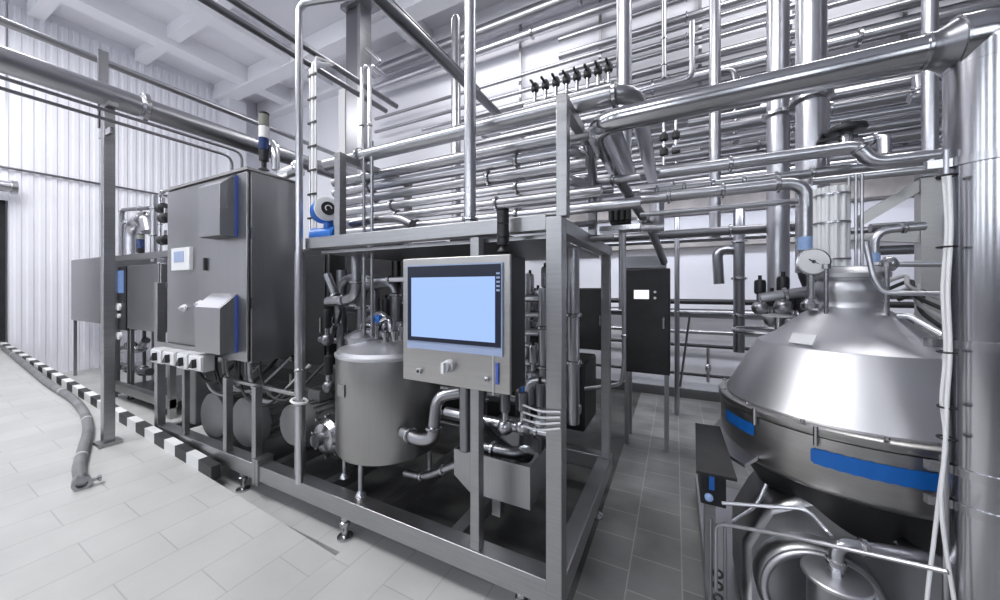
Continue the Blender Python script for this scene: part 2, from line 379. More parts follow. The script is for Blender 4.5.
for px, lab in ((362, 'left one of two thin bright risers in front of the steel column'), (369.5, 'right one of two thin bright risers in front of the steel column')):
    x = xa(px, 2.6); zt = W(px, 64, Y=2.6).z
    pipe('thin_riser', [(x,2.6,1.85),(x,2.6,zt),(x-.04,2.85,zt+.02)], .021, lab, m='pipe_b', joints=(.3,.6,), seg=12)
pipe('looped_pipe', [W(366,48,Y=3.5), W(381,62,Y=3.5), W(376,66,Y=3.6), W(362,66,Y=3.7)], .02, 'small looped pipe branching off the top of the steel column', m='pipe')
# small verticals among the bank, right of centre
vert('branch_pipe', 664, 4.4, W(664,78,Y=4.4).z, 5.4, .025, 'thin vertical pipe with black valve crossing the upper wall bank', m='pipe', joints=(.1,.3), seg=12)
pipe('branch_pipe', [W(692,22,Y=4.2), W(692,78,Y=4.2), W(640,92,Y=4.2)], .028, 'bent branch pipe dropping and turning left across the upper wall bank', m='pipe_b', seg=12)
pipe('branch_pipe', [W(720,72,Y=4.2), W(733,70,Y=4.2), W(735,80,Y=4.2)], .028, 'short hooked pipe end beside the slim riser above the big pipe', m='pipe_d', seg=12)
pipe('elbow_stub', [W(909,99,Y=3.0), W(920,96,Y=3.0), W(918,76,Y=3.0)], .028, 'upright pipe elbow ending among the wall pipes at upper right', m='pipe_b', joints=(.5,), seg=12)
pipe('elbow_stub', [W(862,143,Y=3.2), W(884,138,Y=3.2), W(884,158,Y=3.0)], .035, 'short downturned pipe elbow above the S-bend pipe', m='pipe_b', joints=(.15,), seg=12)
vert('drop_pipe', 826, 3.0, W(826,188,Y=3.0).z, W(826,100,Y=3.0).z, .02, 'thin vertical pipe hugging the fatter twin riser on its right', m='pipe_b', seg=10)
for px, y0, y1 in ((664,122,165),(676,120,163),(735,110,153)):
    b = thing('sampling_line', W(px, y1, Y=3.9), {664:'thin white line with a black valve hanging left of the slim riser',676:'plain thin drop line left of the slim riser',735:'thin beaded drop line between the slim and twin risers'}[px], 'pipe')
    a, e = W(px,y1,Y=3.9), W(px,y0,Y=3.9)
    obj('tube', cy(a, e, .014, seg=8), 'pipe_b', b)
    for t in (.3,.65): q = a+(e-a)*t; obj('valve', lathe(NB(), q-Vector((0,0,.05)), (0,0,1), [(.015,0),(.04,.02),(.04,.07),(.015,.1)], 10), 'rubber' if px!=735 else 'clamp', b)

# bracket rails between bank pipes
for k, px in enumerate((520, 600, 700, 790, 905)):
    x = xa(px, 5.3)
    tag(obj('pipe_bracket', bx(x-.02, x+.02, 5.30, 5.34, 2.7, 5.9), 'frame'), f'upright wall bracket rail behind the pipe bank, {["leftmost","second from left","middle","second from right","rightmost"][k]} of five', 'bracket', 'bracket rails behind the wall bank')

# ================================================================ BIG PIPE AND PILLAR
PY0 = 1.5
xp = xa(985, PY0); xb = xa(600, PY0); zt = 2.19
bp = thing('trunk_pipe', (xp, PY0, 0), 'large steel trunk pipe rising as the right pillar and turning left above the rack', 'pipe')
R1, R2 = .047, .076
obj('pillar_tube', tube(NB(), [(xp,PY0,.101),(xp,PY0,zt-.06)], R2, seg=40), 'pillar', bp)
e = path([Vector((xp,PY0,zt-.06)), Vector((xp,PY0,zt+.015)), Vector((xp-.065,PY0,zt+.015))], .075)
obj('elbow', sweep(NB(), e, R2+.001, 40), 'pillar', bp)
obj('reducer', lathe(NB(), (xp-.065,PY0,zt+.015), (-1,0,0), [(R2-.004,0),(R1+.008,.028),(R1+.003,.04),(R1+.003,.06)], 36), 'pipe_d', bp)
obj('weld_ring', cy((xp-.060,PY0,zt+.015),(xp-.067,PY0,zt+.015),R2+.002,seg=36), 'clamp', bp)
obj('weld_ring', cy((xp-.120,PY0,zt+.015),(xp-.127,PY0,zt+.015),R1+.005,seg=36), 'clamp', bp)
end = W(640, 180, z=1.95); 
obj('horizontal_tube', sweep(NB(), path([Vector((xp-.11,PY0,zt+.015)), Vector((xb-.02,PY0,zt+.005)), Vector((xb-.02, 2.25, zt-.01))], .10), R1, 32), 'pillar', bp)
for zz in (1.86, 1.34, .98, .88): 
    obj('band_clamp', cy((xp,PY0,zz-.012),(xp,PY0,zz+.012),R2+.006,seg=40), 'clamp', bp)
    obj('clamp_ear', bx(xp-R2-.05, xp-R2+.01, PY0-.03, PY0-.01, zz-.012, zz+.012), 'clamp', bp)
for k, (px, nm) in enumerate(((700,'horizontal'),(820,''))):
    pass

# ================================================================ PROCESS SKID
SX0, SX1, SY0, SY1 = -4.2, -.42, 1.40, 2.62
sk = thing('process_skid', (-2.3, 1.9, 0), 'long steel process skid frame standing on adjustable feet, with a rack on top', 'frame')
S = 'frame'; w = .03
xl = SX0; xm = xa(256, SY0)
obj('bottom_rail', bx(xl, xm-.02, SY0, SY0+.09, .15, .26), S, sk, bevel=.004)
obj('bottom_rail', bx(xm+.02, SX1, SY0, SY0+.09, .15, .26), S, sk, bevel=.004)
obj('joint_plate', bx(xm-.035, xm, SY0-.01, SY0+.1, .12, .30), S, sk, bevel=.002); obj('joint_plate', bx(xm+.004, xm+.035, SY0-.01, SY0+.1, .12, .30), S, sk, bevel=.002)
obj('bottom_rail', bx(SX1-.09, SX1, SY0+.09, SY1, .15, .26), S, sk, bevel=.004)
obj('bottom_rail', bx(xl, SX1, SY1, SY1+.09, .15, .26), S, sk, bevel=.004)
for x in (xl, -3.3, xm+.02, -2.05, -1.55, -1.05): obj('cross_beam', bx(x, x+.07, SY0+.09, SY1, .16, .24), S, sk)
cp = .034
def post(px, z0, z1, Y=SY0+.03, r=w*.8, x=None):
    xx = xa(px, Y) if x is None else x
    return obj('post', bx(xx-r, xx+r, Y-r, Y+r, z0, z1), S, sk, bevel=.003)
post(0, .15, 1.80, x=SX1-cp, r=cp+.001)
post(0, .26, 1.80, x=SX1-cp, Y=SY1, r=cp*.9)
post(477, .26, 1.74); post(300, .26, 1.74, Y=SY0+.06); post(257, .26, .80); post(228, .26, .82); post(160, .16, 1.55, r=.03); post(186, .26, .98, r=.02)
post(0, .26, 1.74, x=SX0+.05, Y=SY1); post(0, .26, 1.74, x=-2.1, Y=SY1)
xtl = xa(305, SY0)
obj('top_rail', bx(xtl, SX1-cp*2, SY0, SY0+.06, 1.745, 1.815), S, sk, bevel=.004)
obj('top_rail', bx(SX1-cp*2, SX1, SY0+.07, SY1, 1.735, 1.80), S, sk, bevel=.004)
obj('top_rail', bx(xtl, SX1, SY1, SY1+.06, 1.745, 1.805), S, sk, bevel=.004)
obj('top_rail', bx(xtl, xtl+.06, SY0+.06, SY1, 1.745, 1.805), S, sk, bevel=.004)
obj('middle_rail', bx(xa(228,SY0+.05), xa(300,SY0+.05), SY0+.05, SY0+.07, .775, .80), S, sk, bevel=.003)
obj('end_post_rail', bx(SX0, SX0+.05, SY0+.06, SY1, 1.5, 1.55), S, sk)
# rack on the skid top
xr0, xr1 = -1.80, xa(563, SY0+.03)
for x in (xr0, xr1):
    obj('rack_post', bx(x-.024, x+.024, SY0+.006, SY0+.054, 1.80, 2.31), S, sk, bevel=.003)
    obj('rack_beam', bx(x-.022, x+.022, SY0+.05, 2.05, 2.262, 2.308), S, sk, bevel=.003)
    obj('rack_post', bx(x-.022, x+.022, 2.0, 2.045, 1.80, 2.262), S, sk, bevel=.003)
for x in (xr0+.01,): obj('tray_sheet', bx(xtl+.06, -.5, SY0+.07, SY1-.02, 1.72, 1.738), 'sheet', sk)
def foot(x, y, z0=0.0):
    bm = NB(); lathe(bm, (x,y,z0), (0,0,1), [(.045,0),(.045,.012),(.018,.02),(.018,.07),(.03,.075),(.03,.10),(.022,.105),(.022,.16-z0)], 16)
    obj('adjustable_foot', bm, 'clamp', sk)
for px in (345,): foot(xa(px, SY0+.04), SY0+.04, ramp(xa(px, SY0)))
foot(xa(243, SY0+.04), SY0+.04); foot(xa(517, SY0), SY0+.05); foot(SX1-.045, SY1-.3); foot(-3.6, SY0+.04, 0); foot(-.5, SY0+.05)
for x in (-3.8,-2.5,-1.2): foot(x, SY1+.045)

# pole in front of the skid going up and bending back
pipe('conduit_pole', [(xa(299,1.37),1.372,.28), (xa(299,1.37),1.372,3.28), (xa(299,1.37)+.12,1.43,3.30), (xa(299,1.37)+.5,1.55,3.30)], .021, 'thin bright pole rising from the skid rail past the big cabinet', m='pipe_b', joints=(.14,.2,), seg=16, bend=.09, cat='pole')
tag(obj('cable_tie_hook', torus(NB(), (xa(299,1.37),1.372,W(299,401,Y=1.37).z), (.2,.1,1), .045, .008, 20, 6), 'cable_w'), 'white looped strap around the thin pole below the big cabinet', 'strap')
# chain-like cable ladder next to it
lx = xa(313, 1.8); t = thing('cable_ladder', (lx, 1.8, 2.0), 'narrow clipped conduit bundle hanging beside the thin bright pole', 'conduit')
for dx in (-.035, 0, .035): obj('conduit', tube(NB(), [(lx+dx,1.8,1.85),(lx+dx,1.8,3.3+dx),(lx+dx-.3,2.2,3.6)], .009 if dx else .014, seg=8), 'pipe_b' if dx < 0 else 'cable_w', t)
for k in range(7): obj('clip', bx(lx-.05, lx+.05, 1.785, 1.795, 2.05+.19*k, 2.065+.19*k), 'rubber', t)

# rack pipes lying over the skid (along the skid)
xe = xa(603, 1.6)
pipe('rack_pipe', [(-2.15,1.6,2.35), (xa(634,1.6),1.6,2.355), (xa(634,1.6),2.9,2.34)], .040, 'topmost fat rack pipe turning away at its right end above the skid', 'rack pipes above the skid', joints=(.1,.58), seg=20, bend=.12)
rp = [(1.74, 2.275,.033),(1.74,2.20,.029),(1.74,2.125,.030),(1.74,2.05,.027),(1.74,1.975,.029),(1.74,1.90,.027)]
for k, (yy, zz, r) in enumerate(rp):
    x1 = (xa(612,1.7), xa(575,1.7), xa(585,1.7), xa(575,1.7), xa(600,1.7), xa(640,1.7))[k]
    pts = [(-2.25, yy, zz), (x1, yy, zz)]
    if k == 0: pts.append((x1, 2.5, zz))
    if k in (1, 3): pts += [(x1, yy+.3, zz)]
    pipe('rack_pipe', pts, r, f'horizontal rack pipe over the skid, {ORD[k+1]} down from the fat top one', 'rack pipes above the skid', m=('pipe','pipe_b')[k%2], joints=(.12+.05*k, .7), seg=16)
for k in range(6):
    zz = 2.20-.085*k
    pipe('rear_rack_pipe', [(-2.3, 1.95, zz), (-.5+.1*(k%3), 1.95, zz)], .018, f'horizontal pipe in the rear row of the skid rack, {ORD[k]} in that row', 'rear row rack pipes', m='pipe_d', seg=12)
pipe('vent_pipe', [W(352,224,Y=1.62), W(375,219,Y=1.62), W(400,218,Y=1.62), W(412,224,Y=1.62)], .026, 'stubby curved pipe lying on the skid top rail left of the screen', m='pipe', seg=14)
for k, px in enumerate((364, 372)):
    x = xa(px, 1.58); pipe('thin_riser', [(x,1.58,1.2),(x,1.58,2.42)], .010, ('left','right')[k]+' one of two thin rods dropping through the rack into the skid', m='pipe', seg=8)
# row of small valves above the rack
vz = W(575, 84, Y=2.6).z
pipe('valve_manifold', [(xa(525,2.6),2.6,vz-.09),(xa(625,2.6),2.6,vz-.09)], .035, 'manifold pipe carrying the row of small black valves', m='pipe')
for k in range(8):
    x = xa(535+10.5*k, 2.6)
    t = thing('manifold_valve', (x,2.6,vz-.06), f'small black-topped valve on the upper manifold, {["leftmost","second from left","third from left","fourth from left","fourth from right","third from right","second from right","rightmost"][k]}', 'valve', 'valves on the upper manifold')
    obj('stem', cy((x,2.6,vz-.065),(x,2.6,vz+.03),.014,seg=10), 'clamp', t)
    obj('knob', lathe(NB(), (x,2.6,vz+.02), (0,0,1), [(.02,0),(.03,.01),(.03,.05),(.018,.07)], 10), 'rubber', t)
    obj('lever', bx(x-.008,x+.008,2.5,2.6,vz+.06,vz+.07), 'rubber', t)

# ================================================================ BIG CONTROL CABINET
cx0, cx1 = xa(169, 1.43), xa(249, 1.43); cy0, cy1, cz0, cz1 = 1.43, 1.80, .95, 2.36
cb = thing('control_cabinet', ((cx0+cx1)/2, 1.6, cz0), 'big brushed steel control cabinet with two sloping hoods mounted over the motors', 'cabinet')
obj('body', bx(cx0, cx1, cy0+.012, cy1, cz0, cz1), 'sheet', cb, bevel=.006)
obj('door', bx(cx0+.005, cx1-.004, cy0-.012, cy0+.006, cz0+.01, cz1-.012), 'sheet', cb, bevel=.004)
obj('door_seal', bx(cx0+.008, cx1-.002, cy0+.006, cy0+.013, cz0+.012, cz1-.014), 'black', cb)
obj('roof', prism(NB(), [(cx0-.01,cy0-.02,cz1),(cx0-.01,cy1+.01,cz1),(cx0-.01,cy1+.01,cz1+.01),(cx0-.01,cy0-.02,cz1+.02)], (cx1-cx0+.02,0,0)), 'panel', cb)
def hoodp(x0, x1, zb_, zsh, ztop, dep, lab):   # wedge cover: vertical front, sloping top, open dark underside
    y = cy0-.012
    h = obj('hood', prism(NB(), [(x0,y,zb_),(x0,y,ztop),(x0,y-dep,zsh),(x0,y-dep,zb_)], (x1-x0,0,0)), 'sheet', cb, lab, bevel=.003)
    obj('sloping_top', prism(NB(), [(x0+.004,y,ztop+.001),(x0+.004,y,ztop+.005),(x0+.004,y-dep,zsh+.005),(x0+.004,y-dep,zsh+.001)], (x1-x0-.008,0,0)), 'lit_top', h, 'sloping top coloured brighter for caught light')  # added plate, steel lightened because the slope catches light
    obj('film_strip', bx(x1, x1+.004, y-.014, y, zb_, ztop-.01), 'bluefilm', h)
    obj('underside', bx(x0+.008, x1-.008, y-dep+.008, y-.004, zb_-.003, zb_+.002), 'black', h)
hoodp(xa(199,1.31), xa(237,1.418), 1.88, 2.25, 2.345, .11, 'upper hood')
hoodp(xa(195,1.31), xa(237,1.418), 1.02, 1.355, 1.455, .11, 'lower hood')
a, b = W(174, 249, Y=1.41), W(192, 270, Y=1.41)
dsp = obj('display', bx(a.x, b.x, 1.39, 1.42, b.z, a.z), 'white', cb, bevel=.004)
obj('display_glass', bx(a.x+.06, b.x-.09, 1.386, 1.391, b.z+.07, a.z-.03), 'bezel_l', dsp)
a = W(205, 258, Y=1.41); obj('latch', bx(a.x-.012, a.x+.012, 1.40, 1.424, a.z-.10, a.z), 'rubber', cb)
for px, py in ((184, 308), (200, 304)):
    q = W(px, py, Y=1.41); k_ = obj('rotary_switch', lathe(NB(), q, (0,-1,0), [(.030,-.015),(.030,.006),(.020,.008),(.020,.022),(.014,.026)], 18), 'white', cb)
    obj('switch_grip', bx(q.x-.022, q.x+.022, q.y-.034, q.y-.024, q.z-.006, q.z+.006), 'grey', k_)
obj('hinge', bx(cx1-.02, cx1+.012, 1.44, 1.455, cz1-.5, cz1-.42), 'clamp', cb); obj('hinge', bx(cx1-.02, cx1+.012, 1.44, 1.455, cz0+.4, cz0+.48), 'clamp', cb)
def tower(px, py0, py1, Y, r, label, cols):
    a = W(px, py1, Y=Y); b = W(px, py0, Y=Y); L = b.z-a.z
    t = thing('signal_tower', a, label, 'signal light', None)
    obj('base', lathe(NB(), a, (0,0,1), [(r*1.1,0),(r*.5,.02),(r*.5,L*.14),(r*.95,L*.16),(r,L*.34)], 18), 'black', t)
    n = len(cols)
    for i, c in enumerate(cols):
        z0 = a.z+L*(.35+.62*i/n); z1 = a.z+L*(.35+.62*(i+1)/n)-.004
        obj('lens', cy((a.x,a.y,z0),(a.x,a.y,z1),r,seg=18), c, t)
    obj('cap', lathe(NB(), (a.x,a.y,a.z+L*.97), (0,0,1), [(r*1.03,0),(r*1.03,L*.03),(r*.6,L*.05)], 18), 'black', t)
tower(264, 113, 170, 1.62, .036, 'signal light tower on top of the big control cabinet', ['lamp_navy','white','lamp_amber'])
# small funnel/elbow on the cabinet roof
pipe('roof_elbow', [W(276,170,Y=1.66), W(275,150,Y=1.66), W(268,140,Y=1.75)], .03, 'pale steel elbow on the cabinet roof behind the signal tower', m='pipe_b', seg=14)
pipe('roof_flange', [W(281,175,Y=1.7), W(300,168,Y=1.75)], .045, 'short flanged pipe leaving the cabinet roof to the right', m='pipe_b', joints=(.9,), seg=16)

# cables under the cabinet
for k in range(11):
    x0 = cx1-.95+.085*k; yy = 1.50+.03*(k%4); dz = .09+.02*((k*5)%6); xend = x0+.35+.05*(k%3)
    pts = smooth([(x0,yy,cz0+.01),(x0+.03,yy-.01,cz0-dz),(x0+.16,yy-.02,cz0-dz-.12),((x0+xend)/2+.1,yy+.03,cz0-dz-.15),(xend,yy+.12,cz0-dz-.02),(xend+.06,yy+.22,cz0-dz+.1)], 6)
    tag(obj('power_cable', sweep(NB(), pts, .010 if k%3 else .014, 8), 'cable_g' if k%2 else 'rubber'), f'looping {"grey" if k%2 else "black"} cable under the big cabinet, {["leftmost","second","third","fourth","fifth","sixth","seventh","eighth","ninth","tenth","rightmost"][k]} from its left end'.replace('leftmost from its left end','leftmost one').replace('rightmost from its left end','rightmost one'), 'cable', 'cables looping under the cabinet')
tag(obj('cable_tray', bx(-3.6,-2.2,1.75,1.95,.80,.84), 'dark'), 'dark flat tray behind the cables under the big cabinet', 'tray')
# junction boxes
for k, (px0, px1, py0, py1) in enumerate(((150,161,348,365),(162,174,350,367),(176,187,352,371),(188,201,354,373))):
    a, b = W(px0,py0,Y=1.30), W(px1,py1,Y=1.30); lab = ['leftmost of the four white switch boxes below the big cabinet','second from left of the four white switch boxes','third from left of the four white switch boxes','rightmost of the four white switch boxes below the big cabinet'][k]
    t = thing('switch_box', ((a.x+b.x)/2,1.34,b.z), lab, 'switch box', 'white switch boxes')
    obj('housing', bx(a.x+.004,b.x-.004,1.31,1.39,b.z,a.z), 'grey', t, bevel=.006)
    obj('cover', bx(a.x+.008,b.x-.008,1.300,1.312,b.z+.01,a.z-.01), 'white', t, bevel=.003)
    c = (a+b)/2; obj('knob', prism(NB(), [(c.x-.03,1.27,c.z-.03),(c.x+.035,1.27,c.z-.03),(c.x+.03,1.27,c.z+.035)], (0,.03,0)), 'black', t)
tag(obj('box_bracket', bx(W(150,366,Y=1.36).x, W(201,366,Y=1.36).x, 1.392, 1.405, .86, 1.02), 'frame'), 'steel mounting strip holding the four white switch boxes', 'bracket')

# motors under the cabinet
def motor(px, py, r, L, label, Y=1.56, fan=True):
    c = W(px, py, Y=Y); t = thing('electric_motor', (c.x, Y+L/2, .26), label, 'motor', 'electric motors on the skid')
    obj('fan_cover', lathe(NB(), (c.x,Y,c.z), (0,1,0), [(r*.9,0),(r,.015),(r,.11),(r*.96,.115)], 32), 'motor', t)
    bm = NB(); lathe(bm, (c.x,Y+.115,c.z), (0,1,0), [(r*.88,0),(r*.88,L-.12),(r*.6,L)], 28)
    for i in range(20):
        a = 2*PI*i/20; u = Vector((math.cos(a),0,math.sin(a))); v = Vector((-math.sin(a),0,math.cos(a)))
        p = Vector((c.x,Y+.125,c.z)); prism(bm, [p+u*r*.86-v*.004,p+u*r*.97-v*.004,p+u*r*.97+v*.004,p+u*r*.86+v*.004], (0,L-.16,0))
    obj('housing', bm, 'motor', t)
    obj('terminal_box', bx(c.x-.07,c.x+.07,Y+.18,Y+.32,c.z+r*.85,c.z+r+.07), 'motor', t, bevel=.008)
    obj('mounting_foot', bx(c.x-r*.8,c.x-r*.45,Y+.15,Y+.35,.262,c.z-r*.6), 'motor', t); obj('mounting_foot', bx(c.x+r*.45,c.x+r*.8,Y+.15,Y+.35,.262,c.z-r*.6), 'motor', t)
    return c
motor(211, 417, .200, .5, 'leftmost round grey electric motor on the skid, facing the front')
motor(243, 423, .195, .5, 'middle round grey electric motor between the short skid posts')
motor(291, 426, .155, .5, 'smaller right grey electric motor behind the thin pole', Y=1.62)
tag(obj('pump_cabinet', bx(-4.12,-3.86,1.55,2.0,.262,.80), 'motor', bevel=.01), 'dark box unit left of the round motors on the skid', 'box')
# pump head next to tank
c = W(325, 437, Y=1.60)
t = thing('centrifugal_pump', (c.x,1.7,.26), 'round steel pump head between the thin pole and the tank', 'pump')
obj('volute', lathe(NB(), (c.x,1.62,c.z), (0,1,0), [(.12,0),(.165,.02),(.18,.05),(.18,.10),(.15,.12)], 36), 'dark', t)
obj('cover_plate', lathe(NB(), (c.x,1.59,c.z), (0,1,0), [(.05,-.02),(.095,-.008),(.12,.03)], 28), 'clamp', t)
for i in range(8): a=2*PI*i/8; obj('bolt', cy((c.x+.142*math.cos(a),1.60,c.z+.142*math.sin(a)),(c.x+.142*math.cos(a),1.63,c.z+.142*math.sin(a)),.009,seg=8), 'clamp', t)
obj('inlet', tube(NB(), [(c.x,1.6,c.z),(c.x,1.52,c.z)], .045), 'pipe', t)
obj('motor_housing', lathe(NB(), (c.x,1.74,c.z), (0,1,0), [(.13,0),(.15,.02),(.15,.3),(.12,.34)], 28), 'motor', t)
obj('support_foot', bx(c.x-.08,c.x+.08,1.75,1.95,.262,c.z-.14), 'motor', t)

# ================================================================ TANK
tx, ty, tr = -1.70, 1.735, .33; tz0, tz1 = .475, 1.10
t = thing('balance_tank', (tx,ty,tz0), 'brushed steel cylindrical tank on thin legs left of the touch screen panel', 'tank')
obj('shell', lathe(NB(), (tx,ty,tz0), (0,0,1), [(.02,-.03),(tr*.6,-.02),(tr*.97,0),(tr,.02),(tr,tz1-tz0-.025),(tr*.985,tz1-tz0-.006)], 64), 'tank', t)
obj('lid', lathe(NB(), (tx,ty,tz1-.006), (0,0,1), [(tr*.985,0),(tr*.96,.018),(tr*.6,.05),(.12,.065),(.02,.066)], 64), 'hood', t)
obj('seam_band', lathe(NB(), (tx,ty,tz1-.03), (0,0,1), [(tr,0),(tr+.006,.004),(tr+.006,.02),(tr,.024)], 64), 'hood', t)
mh = W(366, 336, Y=1.70)
ma = obj('manway', lathe(NB(), (mh.x,1.70,tz1+.03), (0,0,1), [(.13,0),(.13,.03),(.138,.032),(.138,.045),(.12,.055),(.07,.085),(.01,.095)], 32), 'pipe_b', t)
obj('manway_handle', tube(NB(), [(mh.x-.05,1.70,tz1+.11),(mh.x-.05,1.70,tz1+.15),(mh.x+.05,1.70,tz1+.15),(mh.x+.05,1.70,tz1+.11)], .008), 'clamp', ma)
obj('name_plate', bx(0,0.001,0,0.001,0,0.001) if False else prism(NB(), [(tx-.10,ty-tr*.95-.012,.86),(tx-.03,ty-tr-.006,.86),(tx-.03,ty-tr-.006,.93),(tx-.10,ty-tr*.95-.012,.93)], (0,.02,0)), 'tank', t)
for dx, dy in ((-.25,-.17),(.02,-.27),(.27,.1),(-.1,.27)):
    x, y = tx+dx*.95, ty+dy*.95
    obj('leg', cy((x,y,.262),(x,y,tz0+.03),.016,seg=14), 'pipe', t)
    obj('leg_foot', lathe(NB(), (x,y,.26), (0,0,1), [(.035,0),(.03,.012),(.018,.03)], 14), 'clamp', t)
nz = obj('nozzle', tube(NB(), [(tx+.1,ty,tz1+.03),(tx+.1,ty,tz1+.15)], .022), 'pipe_b', t)
obj('nozzle_cap', cy((tx+.1,ty,tz1+.15),(tx+.1,ty,tz1+.18),.034,seg=18), 'clamp', nz)
pipe('tank_outlet_pipe', [(tx+tr-.05,1.55,.66),(tx+tr+.10,1.52,.655),(tx+tr+.19,1.52,.68),(tx+tr+.19,1.56,.90),(tx+tr+.3,1.62,.92)], .032, 'S-shaped outlet pipe at the lower right of the brushed tank', m='pipe', joints=(.12,.5), bend=.09)
pipe('top_feed_pipe', [(xa(375,1.9),1.9,1.17),(xa(375,1.9),1.9,1.56),(xa(342,1.9),1.9,1.58),(xa(342,1.9),1.9,.6)], .034, 'upside-down U pipe arching over the back of the tank', m='pipe_d', bend=.12)
q = W(377, 320, Y=1.62); t = thing('blue_valve_actuator', q, 'small blue valve actuator above the tank lid', 'valve')
obj('actuator', lathe(NB(), q-Vector((.035,0,0)), (1,0,.15), [(.02,0),(.026,.01),(.026,.05),(.02,.07)], 16), 'blue', t); obj('stem', cy(q+Vector((.03,0,0)), q+Vector((.09,.0,.02)), .014, seg=12), 'clamp', t); obj('stem_base', cy((q.x,q.y,q.z-.12), (q.x,q.y,q.z-.02), .012, seg=10), 'clamp', t)
pipe('curved_fill_pipe', [W(391,338,Y=1.66), W(391,322,Y=1.66), W(380,313,Y=1.7), W(368,320,Y=1.75)], .020, 'small curved steel pipe entering the tank lid', m='pipe_b', bend=.05)
for k,(px,py) in enumerate(((386,334),(395,333))):
    q = W(px, py, Y=1.6)
    tag(obj('lid_fitting', lathe(NB(), q-Vector((0,0,.05)), (0,0,1), [(.018,0),(.018,.03),(.026,.032),(.026,.06),(.012,.07)], 14), 'clamp'), ('left','right')[k]+' one of two stubby fittings at the right edge of the tank lid', 'fitting')

# ================================================================ TOUCH SCREEN PANEL
hx0, hx1, hy0, hy1, hz0, hz1 = xa(404,1.25), xa(510,1.25), 1.25, 1.41, 1.077, 1.632
t = thing('operator_panel', ((hx0+hx1)/2, 1.33, hz0), 'steel operator panel box with a large light-blue touch screen', 'control panel')
obj('enclosure', bx(hx0, hx1, hy0+.012, hy1, hz0, hz1), 'dark', t, bevel=.004)
obj('front_door', bx(hx0-.003, hx1+.003, hy0-.004, hy0+.012, hz0-.003, hz1+.003), 'panel', t, bevel=.004)
a, b = W(408, 265, Y=1.244), W(503, 349, Y=1.244); zt1 = W(455,264,Y=1.244).z; zb1 = W(455,349,Y=1.244).z
bz = obj('bezel_surround', bx(a.x, b.x, 1.238, 1.2455, zb1-.012, zt1+.0), 'bezel_l', t)
bk = obj('bezel', bx(a.x+.006, W(501,300,Y=1.24).x, 1.2345, 1.2375, zb1+.024, zt1-.006), 'bezel', t)
obj('screen', bx(W(411.5,300,Y=1.234).x, W(495,300,Y=1.234).x, 1.2325, 1.2342, W(455,340,Y=1.234).z+.002, W(455,277,Y=1.234).z), 'screen', t, 'light blue lit display area')
for k in range(5): obj('side_key', bx(W(496.3,300,Y=1.233).x, W(499.8,300,Y=1.233).x, 1.232, 1.2344, 1.555-.017*k, 1.563-.017*k), 'bezel_l', bk)
a = W(449, 366, Y=1.24); kn = obj('main_switch', lathe(NB(), a, (0,-1,0), [(.028,-.006),(.028,.012),(.022,.016),(.020,.035)], 22), 'grey', t)
obj('switch_handle', bx(a.x-.007, a.x+.007, a.y-.05, a.y-.035, a.z-.022, a.z+.022), 'white', kn)
a = W(419, 371, Y=1.24); ks = obj('key_switch', bx(a.x-.011, a.x+.011, 1.232, 1.247, a.z-.011, a.z+.011), 'grey', t); obj('key_slot', bx(a.x-.006,a.x+.006,1.230,1.2325,a.z-.006,a.z+.006), 'black', ks)
a = W(487, 379, Y=1.24); obj('door_lock', lathe(NB(), a, (0,-1,0), [(.012,-.004),(.012,.01),(.006,.012),(.006,.03)], 14), 'clamp', t)
a = W(497, 372, Y=1.24); obj('hanging_tag', bx(a.x-.006, a.x+.006, 1.238, 1.243, a.z-.05, a.z+.035), 'bluefilm', t); 
obj('tag_cord', cy(W(493,350,Y=1.24), W(493,395,Y=1.24), .0018, seg=6), 'cable_w', t)
obj('rear_bracket', bx(hx0+.1, hx1-.1, hy1, hy1+.0, 1.2, 1.25) if False else bx(xa(470,1.41), xa(485,1.41), hy1-.004, SY0+.012, 1.15, 1.2), 'frame', t)
sp = xa(461, 1.40)
tag(obj('panel_support_tube', bx(sp-.025, sp+.025, 1.415, 1.465, W(461,455,Y=1.4).z, hz0+.05), 'pipe_d', bevel=.012), 'rounded steel support tube below the touch screen panel', 'post')
tower(503, 209, 252, 1.33, .026, 'small dark signal light tower on top of the touch screen panel', ['dark','dark'])

# drip tray under the panel
x0, x1, y0_, y1_ = xa(454,1.62), xa(530,1.62), 1.62, 2.2; zt_, zb_ = .60, .385
t = thing('drip_tray', ((x0+x1)/2,1.9,zb_), 'open steel tray hopper under the valves below the touch screen panel', 'tray')
pr = [(x0,y0_,zt_),(x0,y0_,zb_+.07),(x0+.1,y0_,zb_),(x1,y0_,zb_),(x1,y0_,zt_)]
obj('front_wall', prism(NB(), pr, (0,.006,0)), 'sheet', t); obj('back_wall', prism(NB(), [(a,y1_,c) for a,b,c in pr], (0,.006,0)), 'sheet', t)
obj('side_wall', bx(x1-.006,x1,y0_+.006,y1_,zb_,zt_), 'sheet', t); obj('side_wall', bx(x0,x0+.006,y0_+.006,y1_,zb_+.07,zt_), 'sheet', t)
obj('bottom', bx(x0+.1,x1-.006,y0_+.006,y1_,zb_,zb_+.006), 'sheet', t)
obj('support', bx(x0+.2,x0+.25,1.7,1.75,.24,zb_), 'frame', t)
